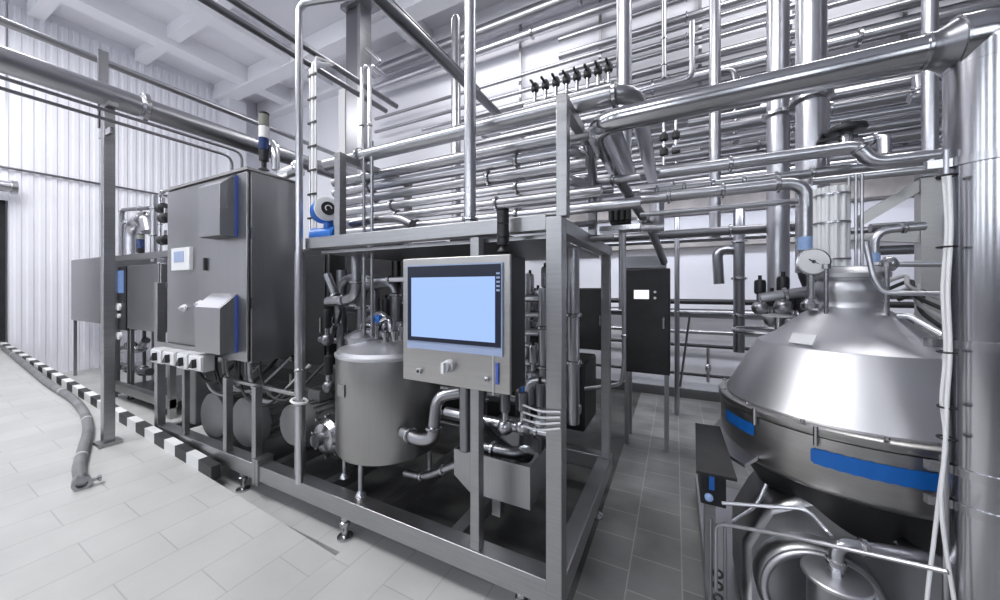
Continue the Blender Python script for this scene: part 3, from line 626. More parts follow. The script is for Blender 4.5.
# valves and pipes above the tray
def seat_valve(x, y, z, h, label, m='pipe_b', actuator='pipe_d'):
    t = thing('seat_valve', (x,y,z), label, 'valve', 'seat valves inside the skid')
    obj('valve_body', lathe(NB(), (x,y,z-.04), (0,0,1), [(.02,0),(.04,.02),(.045,.045),(.035,.07),(.018,.08)], 18), m, t)
    obj('yoke', cy((x,y,z+.03),(x,y,z+.09),.018,seg=12), 'clamp', t)
    obj('actuator', lathe(NB(), (x,y,z+.085), (0,0,1), [(.022,0),(.030,.01),(.030,h*.8),(.026,h*.95),(.012,h)], 18), actuator, t)
    obj('indicator', cy((x,y,z+.085+h),(x,y,z+.11+h),.01,seg=10), 'blue' if h == .11 else 'black', t)
pos = [(505,1.75,.72,.12,'left'),(523,1.75,.74,.11,'middle'),(540,1.8,.76,.14,'right')]
for px, yy, zz, h, nm in pos: seat_valve(xa(px,yy), yy, zz, h, f'{nm} seat valve above the open drip tray')
pipe('valve_header', [(xa(446,1.78),1.78,.73),(xa(500,1.78),1.78,.72),(xa(556,1.78),1.78,.72)], .030, 'short bright header pipe running under the touch screen panel', m='pipe_b', joints=(.3,.62,.85))
pipe('valve_header', [(xa(470,1.7),1.7,.60),(xa(525,1.7),1.7,.61),(xa(525,1.95),1.95,.61)], .034, 'dark elbowed header pipe just above the drip tray', m='pipe_d', joints=(.25,.6))
pipe('diagonal_drain', [W(480,420,Y=1.66), W(497,440,Y=1.85), W(520,455,Y=2.1)], .02, 'dark slanted drain pipe above the drip tray', m='pipe_d')
for k in range(4):
    a = W(523, 405+7*k, Y=1.392); b = W(560, 412+5.5*k, Y=1.385)
    tag(obj('air_hose', sweep(NB(), smooth([a, (a+b)/2+Vector((0,-.01,-.008)), b]), .0045, 6), 'cable_w'), f'thin white air hose tied to the corner post, {["highest","second highest","second lowest","lowest"][k]} of four', 'hose', 'white air hoses at the corner post')
# valve clusters behind the panel: tall stack seen between panel and corner post
for k, (px, yy, zz) in enumerate(((533,2.0,.95),(548,2.1,1.05),(538,2.3,1.25),(552,2.4,1.18),(530,2.35,1.38),(545,2.5,1.42))):
    seat_valve(xa(px,yy), yy, zz, .12+.02*(k%3), f'seat valve in the dense stack right of the screen panel, {["lowest front","second lowest","middle left","middle right","upper left","uppermost"][k]} one', actuator='clamp')
for k in range(6):
    zz = .9+.105*k; yy = 2.05+.06*(k%3)
    pipe('stack_pipe', [(xa(500,yy),yy,zz),(xa(556,yy),yy,zz+.01),(xa(556,yy),yy+.3,zz+.01)], .018+.006*(k%2), f'short bright pipe in the valve stack right of the screen panel, {["lowest","second lowest","third lowest","third highest","second highest","highest"][k]}', 'short pipes of the valve stack', m='pipe_b', joints=(.2,.5))
vert('stack_riser', 543, 2.0, .3, 1.5, .028, 'left upright pipe in the valve stack right of the screen panel', m='pipe', joints=(.3,.6,.8))
vert('stack_riser', 527, 2.2, .3, 1.6, .022, 'right upright pipe behind the valve stack near the screen panel', m='pipe_b', joints=(.4,.7))
pipe('round_elbow', [(xa(528,1.95),1.95,.80),(xa(528,1.95),1.95,.93),(xa(552,1.95),1.95,.95),(xa(556,1.95),1.95,.8)], .035, 'shiny arched elbow pipe low in the valve stack', m='pipe_b', bend=.1)
pipe('bolted_upright', [(xa(573,1.9),1.9,.75),(xa(573,1.9),1.9,1.72)], .035, 'bright upright tube with bolts just right of the corner post', m='pipe', joints=(.35,.62))

# interior pipe maze of the skid, left of the panel (top area)
maze = [
 ([(-2.0,1.72,1.72),(-2.0,1.72,1.42),(-2.3,1.72,1.40)], .034,'pipe','elbow pipe dropping from the tray beneath the skid top at its left end'),
 ([(-2.1,1.85,.9),(-2.1,1.85,1.52),(-1.75,1.85,1.54),(-1.75,1.85,1.0)], .036,'pipe_d','dark U-bend pipe behind the tank lid'),
 ([(-1.9,2.1,1.0),(-1.9,2.1,1.58),(-1.2,2.1,1.6)], .028,'pipe_d','slim dark pipe arching to the right behind the tank'),
 ([(-1.78,1.62,1.55),(-1.15,1.62,1.56)], .018,'pipe_b','thin bright horizontal pipe running behind the screen panel top'),
 ([(-2.9,2.3,.45),(-2.0,2.3,.47),(-1.2,2.3,.47)], .04,'pipe_d','dark floor-level pipe at the rear of the skid'),
 ([(-2.6,2.15,.7),(-2.2,2.15,.72),(-2.2,2.15,1.3),(-2.6,2.15,1.32)], .045,'pipe_d','fat dark C-shaped pipe behind the motors'),
 ([(-1.25,2.2,.3),(-1.25,2.2,1.6)], .03,'pipe_d','upright dark pipe behind the screen panel'),
 ([(-1.0,2.3,.4),(-1.0,2.3,1.65)], .035,'pipe','upright steel pipe behind the screen panel on its right'),
 ([(-1.5,1.66,.35),(-1.35,1.66,.36),(-1.1,1.66,.5)], .022,'pipe','small drain pipe near the tank foot'),
 ([(-2.35,1.75,1.6),(-2.2,1.75,1.35),(-2.4,1.8,1.1)], .03,'pipe_d','crooked dark pipe beside the big cabinet'),
 ([(-2.5,2.0,.4),(-2.5,2.0,1.65)], .04,'pipe_d','upright fat pipe beside the right side of the big cabinet'),
 ([(-3.4,2.45,.95),(-.6,2.45,.97)], .03,'pipe_d','long dark pipe along the rear rail of the skid'),
 ([(-2.15,2.4,1.22),(-.6,2.4,1.24)], .025,'pipe','long upper pipe along the rear of the skid'),
 ([(-1.9,2.45,.62),(-.6,2.45,.64)], .035,'pipe_d','long lower pipe along the rear of the skid'),
]
for pts, r, m, lab in maze: pipe('process_pipe', pts, r, lab, m=m, joints=(.3,.7))
for k, (x, y, z) in enumerate(((-2.28,1.7,1.12),(-2.12,1.75,.95),(-2.2,1.65,.8),(-1.95,1.95,1.2),(-1.55,2.0,1.22),(-1.35,1.95,1.18),(-2.35,1.9,.62))):
    seat_valve(x, y, z, .14, f'dark seat valve between cabinet and tank, {["upper left","middle","lower left","behind the tank left edge","behind the tank centre","behind the tank right edge","lowest"][k]}', m='pipe_d', actuator='dark')
# plate pack: stacked grey plates behind pole
t = thing('plate_heat_exchanger', (-2.35,2.1,.3), 'grey plate pack with tie bars standing between the motors and the tank', 'heat exchanger')
for k in range(6): obj('plate', bx(-2.55+.004,-2.12,1.92,2.02,.86-.07*k-.06,.86-.07*k), 'pipe' if k%2 else 'panel', t, bevel=.004)
obj('tie_bar', cy((-2.6,1.90,.80),(-2.05,1.90,.82),.01,seg=8), 'black', t); obj('tie_bar', cy((-2.6,1.90,.66),(-2.05,1.90,.68),.01,seg=8), 'black', t); obj('base', bx(-2.5,-2.2,1.93,2.01,.24,.44), 'dark', t)

# blue flow meter
c = W(320, 210, Y=1.44); t = thing('flow_meter', (c.x,c.y,c.z-.2), 'blue flow meter head with round white dial beside the rack post', 'flow meter')
ax = Vector((.97,-.35,.05)).normalized()
obj('housing', lathe(NB(), c+Vector((-.07,.06,0)), ax, [(.06,0),(.074,.015),(.074,.09),(.068,.1)], 28), 'blue', t)
dl = obj('dial_ring', lathe(NB(), c+Vector((-.07,.06,0))+ax*.1, ax, [(.073,0),(.075,.03),(.055,.038)], 28), 'white', t)
obj('dial_glass', lathe(NB(), c+Vector((-.07,.06,0))+ax*.139, ax, [(.042,0),(.042,.004)], 24), 'black', dl)
obj('dial_mark', torus(NB(), c+Vector((-.07,.06,0))+ax*.145, ax, .018, .0035, 20, 6, 0, PI*1.3), 'white', dl)
obj('neck', cy((c.x,c.y+.06,c.z-.12),(c.x,c.y+.06,c.z-.05),.03,seg=16), 'blue', t)
obj('sensor_body', lathe(NB(), (c.x-.13,c.y+.06,c.z-.15), (1,0,0), [(.045,0),(.055,.01),(.05,.03),(.05,.19),(.055,.21),(.045,.22)], 24), 'blue', t)

# ================================================================ SEPARATOR (CENTRIFUGE)
cxs, cys = .695, 2.106
t = thing('separator_centrifuge', (cxs,cys,.05), 'large domed steel centrifuge with blue painted stripe beside the pillar pipe', 'centrifuge')
SG = 96
def rev(name, prof, m, par=t, lab=None, seg=SG): return obj(name, lathe(NB(), (cxs,cys,0), (0,0,1), prof, seg), m, par, lab)
hd = rev('hood_skirt', [(.455,.985),(.460,.996),(.456,1.002),(.334,1.240),(.328,1.248)], 'hood')
rev('hood_dome', [(.3275,1.247),(.305,1.256),(.26,1.288),(.205,1.338),(.16,1.378),(.135,1.399),(.122,1.408)], 'hood')
rev('flange', [(.455,.952),(.490,.954),(.494,.962),(.494,.980),(.486,.986),(.455,.986)], 'drum')
dr = rev('drum', [(.42,.725),(.45,.735),(.478,.755),(.485,.77),(.485,.948),(.47,.953)], 'drum')
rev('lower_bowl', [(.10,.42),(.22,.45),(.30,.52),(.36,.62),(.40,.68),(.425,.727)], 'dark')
def stripe(a0, a1, z0, z1, nm):
    bm = NB(); n = 48; lo_=[]; hi_=[]
    for i in range(n+1):
        a = a0+(a1-a0)*i/n; j = (.010 if i in (0,n) else .003*abs(math.sin(i*2.3)))
        lo_.append(bm.verts.new((cxs+.4875*math.cos(a), cys+.4875*math.sin(a), z0+j))); hi_.append(bm.verts.new((cxs+.4875*math.cos(a), cys+.4875*math.sin(a), z1-j)))
    for i in range(n): bm.faces.new((lo_[i],lo_[i+1],hi_[i+1],hi_[i]))
    obj(nm, bm, 'tape', dr, 'blue painted stripe')
def angat(px, py=450):     # drum azimuth seen at a pixel column
    best = None
    for i in range(720):
        a = 2*PI*i/720; X, Y = cxs+.4875*math.cos(a), cys+.4875*math.sin(a)
        f = -su*X+cu*Y; r = cu*X+su*Y
        n = math.cos(a)*X+math.sin(a)*Y
        if n < 0:
            e = abs(500+FPX*r/f-px)
            if best is None or e < best[0]: best = (e, a)
    return best[1]
stripe(angat(810), angat(1010), z0=.845, z1=.908, nm='stripe'); stripe(angat(725.5), angat(754), z0=.862, z1=.917, nm='stripe')
for i in range(14):
    a = 2*PI*i/14+.1; c = Vector((cxs+.483*math.cos(a), cys+.483*math.sin(a), .99))
    obj('hood_bolt', cy(c, c+Vector((0,0,.010)), .008, seg=8), 'clamp', hd)
for px in (757, 817): 
    a = angat(px); u = Vector((math.cos(a),math.sin(a),0)); c = Vector((cxs,cys,.95))+u*.497
    obj('flange_clip', cy(c-Vector((0,0,.03)), c+Vector((0,0,.04)), .008, seg=8), 'clamp', t)
a = angat(768)+.03; u = Vector((math.cos(a),math.sin(a),0)); v = Vector((-math.sin(a),math.cos(a),0)); sl = (Vector((0,0,1))*.065-u*.045)
p0 = Vector((cxs,cys,1.262))+u*.310
obj('label_plate', prism(NB(), [p0-v*.045, p0+v*.045, p0+v*.045+sl*.6, p0-v*.045+sl*.6], u*.006+Vector((0,0,.004))), 'white', hd, 'white blank label plate')
# neck
nk = rev('neck', [(.126,1.404),(.122,1.41),(.112,1.415),(.105,1.43),(.105,1.445),(.116,1.47),(.120,1.49),(.114,1.515),(.104,1.535),(.108,1.542),(.132,1.547),(.134,1.565),(.12,1.578),(.10,1.592),(.06,1.596)], 'hood', seg=48)
for a in (2.5, 3.9, 5.3, .8):
    x, y = cxs+.142*math.cos(a), cys+.142*math.sin(a)
    obj('tie_rod', cy((x,y,1.385),(x,y,1.585),.009,seg=10), 'clamp', nk); obj('tie_nut', cy((x,y,1.585),(x,y,1.605),.016,seg=8), 'clamp', nk)
hk = [W(866,242,Y=1.98), W(866,245,Y=1.98), W(874,280,Y=1.96), W(884,293,Y=1.95), W(950,294,Y=1.9)]
pipe('hooked_handle_pipe', hk, .010, 'thin hooked pipe in front of the centrifuge neck', m='pipe_b', bend=.05)
# sleeve above neck
x, y = cxs-.04, cys+.06
tt = thing('ribbed_sleeve', (x,y,1.6), 'white ribbed sleeve column standing on the centrifuge neck', 'sleeve')
bm = NB(); rings(bm, [Vector((x,y,1.60)), Vector((x,y,1.97))], [.055,.055], [Vector((0,0,1))]*2, 24)
for k in range(12): a = 2*PI*k/12; cyl(bm, (x+.057*math.cos(a),y+.057*math.sin(a),1.60), (x+.057*math.cos(a),y+.057*math.sin(a),1.97), .009, 8)
obj('sleeve', bm, 'film', tt)
for z_ in (1.63,1.80,1.93): obj('band', cy((x,y,z_),(x,y,z_+.008),.068,seg=28), 'clamp', tt)
for k, px in enumerate((849, 856, 862)):
    x_ = xa(px, 2.2); pipe('thin_feed_line', [(x_,2.2,1.5),(x_,2.2,2.03)], .006, f'thin vertical feed line right of the ribbed sleeve, {["left","middle","right"][k]} of three', 'thin feed lines', m='pipe_b', seg=8)
# base frame & drive
t2 = thing('centrifuge_base', (.8,2.1,0), 'dark base frame and casing under the domed centrifuge', 'machine base')
obj('pedestal', lathe(NB(), (cxs,cys,0), (0,0,1), [(.42,.10),(.42,.13),(.34,.16),(.30,.25),(.26,.38),(.22,.445)], 48), 'motor', t2)
obj('plinth', bx(.16, 1.5, 1.25, 2.9, .0, .10), 'sheet', t2, bevel=.006)
obj('casing', prism(NB(), [(.26,1.80,.10),(.26,1.80,.40),(.34,1.80,.58),(.48,1.80,.66),(.66,1.80,.66),(.9,1.80,.50),(.9,1.80,.10)], (0,.35,0)), 'sheet', t2, bevel=.03)
obj('side_edge', bx(.13,.158,1.2,2.9,.0,.14), 'frame', t2)
# drive drum: big ring facing the viewer with a vertical lidded cylinder before it
dc = W(822, 603, Y=1.71)
obj('drive_cover', lathe(NB(), (dc.x,1.82,dc.z), (0,-1,0), [(.20,0),(.20,.08),(.185,.10),(.17,.105),(.165,.085),(.05,.085),(.01,.085)], 56), 'sheet', t2)
obj('drive_ring', torus(NB(), (dc.x,1.715,dc.z), (0,1,0), .175, .014, 64, 10), 'hood', t2)
lc = W(836, 576, z=.55)
t3 = thing('lidded_canister', (lc.x,lc.y,.1), 'small upright steel canister with flat lid under the blue stripe', 'canister')
obj('can', cy((lc.x,lc.y,.10),(lc.x,lc.y,.54),.074,seg=40), 'pipe', t3); obj('lid', lathe(NB(), (lc.x,lc.y,.54), (0,0,1), [(.088,0),(.09,.004),(.09,.010),(.086,.014),(.03,.018),(.03,.018)], 48), 'hood', t3); obj('nut', cy((lc.x,lc.y,.556),(lc.x,lc.y,.58),.02,seg=6), 'clamp', t3)
pipe('canister_pipe', [(lc.x,lc.y,.57),(lc.x,lc.y,.66),W(925,557,Y=lc.y+.06)], .019, 'steel elbow pipe leaving the lidded canister to the right', m='pipe_b', joints=(.08,.50), bend=.055, seg=18)
pipe('cross_pipe', [W(885,523,Y=1.9), W(905,545,Y=1.75), W(925,556,Y=1.66)], .016, 'slanted pipe descending under the drum toward the pillar', m='pipe_d', joints=(.5,))
pipe('sense_line', [W(722,503,Y=1.45), W(808,509,Y=1.42), W(826,530,Y=1.40), W(832,537,Y=1.38)], .006, 'upper thin bright tube bent across the casing below the drum', m='pipe_b', bend=.04, seg=8)
pipe('sense_line', [W(716,590,Y=1.5), W(716,523,Y=1.5), W(790,536,Y=1.38), W(948,572,Y=1.2)], .006, 'lower thin bright tube running across the front of the casing', m='pipe_b', bend=.03, seg=8)
# left side box with hood
a = W(698,470,Y=1.75)
t = thing('side_terminal_box', (.27,1.85,.3), 'dark terminal box with grey sloping cover at the left side of the centrifuge', 'box')
b0, b1 = W(701,470,Y=1.7), W(727,512,Y=1.7)
obj('housing', bx(b0.x,b1.x,1.72,1.95,b1.z,b0.z+.02), 'black', t, bevel=.004)
obj('cover', prism(NB(), [(b0.x-.02,1.66,b0.z+.0),(b1.x+.03,1.66,b0.z+.0),(b1.x+.0,1.95,b0.z+.10),(b0.x-.01,1.95,b0.z+.10)], (0,0,.012)), 'dark', t)
obj('lens', lathe(NB(), (b0.x+.03,1.72,b1.z+.035), (0,-1,0), [(.016,0),(.016,.01),(.008,.016)], 14), 'lightblue', t)
obj('blue_tag', bx(b0.x+.03,b0.x+.05,1.712,1.72,b1.z+.07,b1.z+.14), 'blue', t)
obj('mounting_arm', bx(b0.x+.02,b0.x+.06,1.78,1.86,.10,b1.z), 'frame', t)
pts = [W(745,465,Y=1.9), W(728,470,Y=1.86), W(716,440,Y=1.95), W(735,415,Y=2.05)]
obj('side_guard', prism(NB(), [W(703,442,Y=1.95),W(745,468,Y=1.75),W(758,460,Y=1.8),W(742,425,Y=2.1),W(722,418,Y=2.15)], (.0,.01,.01)), 'sheet', t)
# cable chain
for k in range(1):
    t = thing('cable_chain', (.3,1.5,.1), 'narrow vertical cable chain with dark links below the terminal box', 'cable chain')
    ax0, ax1 = W(711,518,Y=1.52), W(720,598,Y=1.52)
    for s, nm in ((0,'rail'),(1,'rail')):
        x = ax0.x+.045*s; obj('side_rail', cy((x,1.52,.06),(x,1.52,ax0.z),.006,seg=8), 'pipe', t)
    for j in range(8): zz = .12+.045*j; obj('link', torus(NB(), (ax0.x+.022,1.52,zz), (0,1,0), .014, .005, 14, 6), 'rubber', t)
# blue cable loop detail
pipe('curved_tube', [W(733,520,Y=1.75), W(757,505,Y=1.75), W(766,484,Y=1.78)], .009, 'short curved bright tube near the dark bowl of the centrifuge', m='pipe_b', bend=.05)

# pressure gauge and elbow drop pipe
xg = xa(806, 2.4)
pipe('elbow_drop_pipe', [(xa(625,2.4),2.4,2.07),(xg,2.4,2.07),(xg,2.4,1.70)], .032, 'bright pipe running level then bending down to the pressure gauge', m='pipe_b', joints=(.2,.42,.62), bend=.1, seg=20)
tag(obj('blue_collar', cy((xg,2.4,W(806,250,Y=2.4).z),(xg,2.4,W(806,237,Y=2.4).z),.035,seg=20), 'lightblue'), 'light blue collar around the elbow pipe above the gauge', 'collar')
for px_v, yy_v, nm_v in ((778,3.1,'left'),(811,2.9,'right')):
    x_v = xa(px_v, yy_v); z_v = 1.35 if nm_v=='left' else 1.6
    tag(obj('riser_reducer', lathe(NB(), (x_v,yy_v,z_v-.30), (0,0,1), [(.03,0),(.03,.10),(.045,.12),(.045,.16),(.035,.18),(.06,.26),(.068,.299)], 24), 'pipe_d'), f'dull reducer fitting at the foot of the {nm_v} thick twin riser', 'fitting')
g = W(813, 262, Y=2.05); t = thing('pressure_gauge', (g.x,g.y,g.z-.15), 'round white pressure gauge below the elbow pipe', 'gauge')
gd = Vector((-.1,-1,.05)).normalized()
cs = obj('case', lathe(NB(), g, gd, [(.05,-.03),(.060,-.02),(.060,.012),(.054,.014)], 32), 'clamp', t); fc = obj('face', lathe(NB(), g+gd*.010, gd, [(.054,0),(.054,.005)], 32), 'white', t)
u = Vector((.8,0,-.5)).normalized(); obj('needle', prism(NB(), [g+gd*.016-u*.02+Vector((.0,0,.003)), g+gd*.016+u*.04, g+gd*.016-u*.02-Vector((0,0,.003))], gd*.002), 'black', fc); obj('hub', cy(g+gd*.015, g+gd*.02, .007, seg=12), 'black', fc)
obj('stem', cy((g.x,g.y+.02,g.z-.17),(g.x,g.y+.02,g.z-.06),.014,seg=12), 'clamp', t); obj('fitting', lathe(NB(), (g.x,g.y+.02,g.z-.22), (0,0,1), [(.03,0),(.038,.01),(.038,.03),(.022,.05),(.022,.06)], 16), 'clamp', t)
pipe('gauge_header', [W(760,298,Y=2.36), W(815,290,Y=2.36), W(850,285,Y=2.36)], .026, 'short header pipe under the pressure gauge beside the neck', m='pipe', joints=(.3,.6,.85))
# valves cluster between wall gap and neck
for k, (px, py, yy) in enumerate(((760,300,2.6),(772,312,2.7),(783,298,2.5),(793,316,2.6),(770,322,2.8),(803,318,2.5))):
    q = W(px, py, Y=yy); seat_valve(q.x, q.y, q.z-.05, .09, f'small valve in the cluster left of the centrifuge neck, {["leftmost","second","upper middle","third lower","lowest left","rightmost"][k]} one', m='pipe', actuator='black')
q = W(778, 316, Y=2.5)
t = thing('hand_wheel', q, 'flat pale hand wheel over the left shoulder of the centrifuge', 'hand wheel')
obj('wheel_cap', lathe(NB(), q-Vector((0,0,.008)), (0,0,1), [(.03,0),(.075,.004),(.075,.014),(.03,.02)], 32), 'film', t); obj('rim', torus(NB(), q-Vector((.05,0,.09)), (0,0,1), .16, .013, 40, 8), 'pipe', t); obj('spindle', cy(q-Vector((0,0,.35)), q, .014, seg=10), 'clamp', t)
for s in (-1,1): obj('spoke', cy(q-Vector((.05-s*.15,0,.09)), q-Vector((.0,0,.09)), .008, seg=8), 'clamp', t)

# S-bend pipe and companions
za, zb2 = 2.28, 2.18
pipe('s_bend_pipe', [(xa(660,2.6),2.6,za),(xa(858,2.6),2.6,za),(xa(872,2.6),2.6,zb2),(3.2,2.6,zb2)], .036, 'steel pipe with an S-bend crossing right above the elbow pipe', m='pipe_b', joints=(.12,.3), bend=.07, seg=20)
pipe('level_pipe', [(xa(640,2.75),2.75,2.20),(xa(850,2.75),2.75,2.20)], .028, 'level pipe with small clamps directly beneath the S-bend pipe', m='pipe', joints=(.1,.25,.4,.55,.7,.85))
pipe('level_pipe', [(xa(812,2.5),2.5,2.09),(xa(960,2.5),2.5,2.09)], .020, 'slim level pipe passing above the sleeve toward the pillar', m='pipe_b', joints=(.9,))
pipe('level_pipe', [(xa(640,2.55),2.55,2.0),(xa(830,2.55),2.55,2.0)], .016, 'slim level pipe hidden just beneath the elbow pipe', m='pipe_b')
pipe('level_pipe', [(xa(600,3.3),3.3,W(740,230,Y=3.3).z),(xa(800,3.3),3.3,W(740,230,Y=3.3).z)], .035, 'grey level pipe crossing the white wall gap at head height', m='pipe_d', joints=(.3,.7))
for k in range(7):
    zz = 2.32+.10*k
    pipe('mid_pipe', [(xa(640+8*k,3.7),3.7,zz+.12),(3.6,3.7,zz+.12)], (.035,.025,.045)[k%3], f'horizontal pipe of the middle bank behind the twin risers, {["lowest","second lowest","third lowest","middle","third highest","second highest","highest"][k]}', 'middle bank pipes', m=('pipe','pipe_b','pipe')[k%3], joints=(.2+.05*(k%3),.5), seg=12)
for k in range(5):
    zz = 2.62+.13*k
    pipe('upper_mid_pipe', [(xa(470+14*k,4.3),4.3,zz+.35),(xa(700+20*k,4.3),4.3,zz+.35)], (.03,.042)[k%2], f'horizontal pipe of the upper centre bank behind the valve row, {["lowest","second lowest","middle","second highest","highest"][k]}', 'upper centre bank pipes', m=('pipe_b','pipe')[k%2], joints=(.3,.6), seg=12)
# fillers above neck right: black handwheel valve
q = W(846, 130, Y=2.8); t = thing('diaphragm_valve', (q.x,q.y,q.z-.2), 'black topped diaphragm valve above the S-bend pipe', 'valve')
obj('handwheel', lathe(NB(), q, (0,0,1), [(.03,-.02),(.09,-.015),(.095,0),(.09,.015),(.03,.03),(.02,.05)], 24), 'black', t); obj('bonnet', lathe(NB(), q-Vector((0,0,.14)), (0,0,1), [(.06,0),(.06,.02),(.035,.04),(.03,.12)], 20), 'clamp', t); obj('crossbar', bx(q.x-.13,q.x+.05,q.y-.012,q.y+.012,q.z-.055,q.z-.035), 'dark', t)

# angle frame right
fr = thing('bracket_frame', (xa(930,2.75),2.75,0), 'steel angle frame with diagonal brace behind the centrifuge at right', 'frame')
xf = xa(925,2.75)
obj('upright', bx(xf-.02, xf+.035, 2.74,2.80, .1, W(925,172,Y=2.75).z), 'panel', fr); obj('upright', bx(xf+.06, xf+.12, 2.80,2.86, .1, W(925,172,Y=2.75).z), 'panel', fr)
a, b = W(860,215,Y=2.75), W(925,176,Y=2.75)
obj('diagonal_brace', prism(NB(), [a,b,b-Vector((0,0,.07)),a-Vector((0,0,.07))], (0,.03,0)), 'panel', fr)
a, b = W(842,236,Y=2.75), W(925,229,Y=2.75); obj('cross_arm', prism(NB(), [a,b,b-Vector((0,0,.075)),a-Vector((0,0,.02))], (0,.03,0)), 'panel', fr)
a = W(945,170,Y=2.75); obj('top_arm', bx(xf-.03, xf+.35, 2.72,2.78, a.z-.03, a.z+.03), 'frame', fr)
pipe('elbow_pipe', [W(925,226,Y=2.5), W(874,231,Y=2.5), W(874,268,Y=2.5)], .02, 'right-hand elbow pipe with light blue collar beside the neck', m='pipe_b', joints=(.2,), bend=.07)
tag(obj('blue_collar', cy(W(874,262,Y=2.5),W(874,253,Y=2.5),.023,seg=16), 'lightblue'), 'light blue collar on the elbow pipe right of the neck', 'collar')
pipe('side_port_pipe', [W(868,266,Y=2.25), W(890,264,Y=2.25), W(960,264,Y=2.25)], .014, 'thin level pipe leaving the neck toward the pillar', m='pipe_b')
q = W(889, 264, Y=2.22); tag(obj('ball_joint', lathe(NB(), q-Vector((.03,0,0)), (1,0,0), [(.012,0),(.032,.015),(.036,.03),(.032,.045),(.012,.06)], 20), 'clamp'), 'shiny ball joint on the thin pipe right of the neck', 'fitting')
for k in range(4):
    a, b = W(880+6*k, 285+5*k, Y=2.2), W(945, 300+10*k, Y=2.0)
    pts = smooth([a, a+Vector((.08,0,.04)), (a+b)/2+Vector((0,0,.02)), b])
    tag(obj('loose_hose', sweep(NB(), pts, .008, 8), 'rubber' if k%2 else 'cable_g'), f'hose looping from the neck to the pillar, {["highest","second highest","second lowest","lowest"][k]}', 'hose', 'hoses right of the neck')
for k, zz in enumerate((1.95, 1.78, 1.45, 1.25)):
    pipe('rear_pipe', [(xa(870,3.6),3.6,zz),(3.4,3.6,zz)], .035, f'pipe behind the angle frame at right, {["highest","second highest","second lowest","lowest"][k]}', 'pipes behind the right angle frame', m='pipe_d')
pipe('arm_pipe', [W(898,316,Y=2.0), W(910,316,Y=1.98), W(944,335,Y=1.9)], .012, 'small bent rod above the right shoulder of the hood', m='pipe_b')

# pillar-side conduit and white cables
xc = xa(945, 1.46)
vert('pillar_conduit', 946, 1.47, .101, W(945,150,Y=1.47).z, .006, 'thin conduit strapped upright along the left side of the big pillar', m='pipe_b', seg=10, cat='conduit')
pts = [W(944,176,Y=1.44), W(947,230,Y=1.44), W(943,290,Y=1.44), W(946,350,Y=1.44), W(942,400,Y=1.44), W(946,440,Y=1.44), W(940,490,Y=1.44), W(934,540,Y=1.44), W(927,600,Y=1.44), W(926,640,Y=1.44)]
tag(obj('hanging_cable', sweep(NB(), smooth(pts), .0048, 10), 'cable_w'), 'white cable along the pillar, left strand at the bottom', 'cable', 'white cables at the pillar')
pts = [W(949,176,Y=1.42), W(951,230,Y=1.42), W(948,290,Y=1.42), W(950,350,Y=1.42), W(947,400,Y=1.42), W(945,450,Y=1.42), W(941,500,Y=1.42), W(946,550,Y=1.42), W(954,600,Y=1.42), W(958,640,Y=1.42)]
tag(obj('hanging_cable', sweep(NB(), smooth(pts), .0048, 10), 'cable_w'), 'white cable along the pillar, right strand at the bottom', 'cable', 'white cables at the pillar')
for k, py in enumerate((176, 247, 352, 407, 438)):
    a = W(947, py, Y=1.435); tag(obj('cable_tie', torus(NB(), a, (0,0,1), .018, .003, 20, 6), 'black'), f'black cable tie binding the pillar cables, {["highest","second highest","middle","second lowest","lowest"][k]} of five', 'cable tie', 'cable ties at the pillar')

# ================================================================ REAR CABINETS
def cabinet(x0, x1, y0, y1, z0, z1, label, m='sheet', legs=True, screen=None, lm='frame'):
    t = thing('rear_cabinet', ((x0+x1)/2,(y0+y1)/2,0), label, 'cabinet')
    obj('body', bx(x0,x1,y0+.015,y1,z0,z1), m, t, bevel=.006)
    dr_ = obj('door', bx(x0+.01,x1-.01,y0,y0+.014,z0+.01,z1-.01), m, t, bevel=.003)
    obj('door_handle', bx(x1-.06,x1-.045,y0-.015,y0,(z0+z1)/2-.06,(z0+z1)/2+.04), 'clamp', dr_)
    if legs:
        for x in (x0+.03, x1-.03):
            for y in (y0+.04, y1-.04): obj('leg', bx(x-.018,x+.018,y-.018,y+.018,0,z0), lm, t)
    if screen:
        a, b, mm = screen; obj('screen', bx(a.x,b.x,y0-.008,y0-.001,b.z,a.z), mm, t)
    return t
y = 3.5
ct = cabinet(xa(623,y), xa(670,y), y, y+.35, .70, 1.68, 'dark steel cabinet with a small lit white display at the end of the aisle', screen=(W(634,290,Y=y), W(649,299,Y=y), 'screen_w'), m='dark')
for py in (292, 298): q = W(655, py, Y=y-.01); obj('push_button', cy(q, q-Vector((0,.015,0)), .012, seg=12), 'white', ct)
obj('rack_unit', bx(xa(624,y), xa(666,y), y+.02, y+.3, 1.69, 1.80), 'pipe_b', ct)
cabinet(xa(522,3.4), xa(606,3.4), 3.4, 3.7, .9, 1.5, 'wide dark cabinet seen through the skid end frame', m='dark')
tag(obj('rear_floor_tank', bx(-2.2,-.7,3.0,3.5,.25,.85), 'dark', bevel=.02), 'low dark box unit behind the skid', 'box')
vert('aisle_pipe', 624, 2.9, W(624,380,Y=2.9).z, W(624,232,Y=2.9).z, .016, 'thin vertical pipe just left of the dark display cabinet', m='pipe_b', seg=12, joints=(.3,))
pipe('aisle_pipe', [W(624,360,Y=2.88), W(622,384,Y=2.88), W(585,389,Y=2.88)], .016, 'thin pipe turning left low beside the dark display cabinet', m='pipe_b', bend=.06)
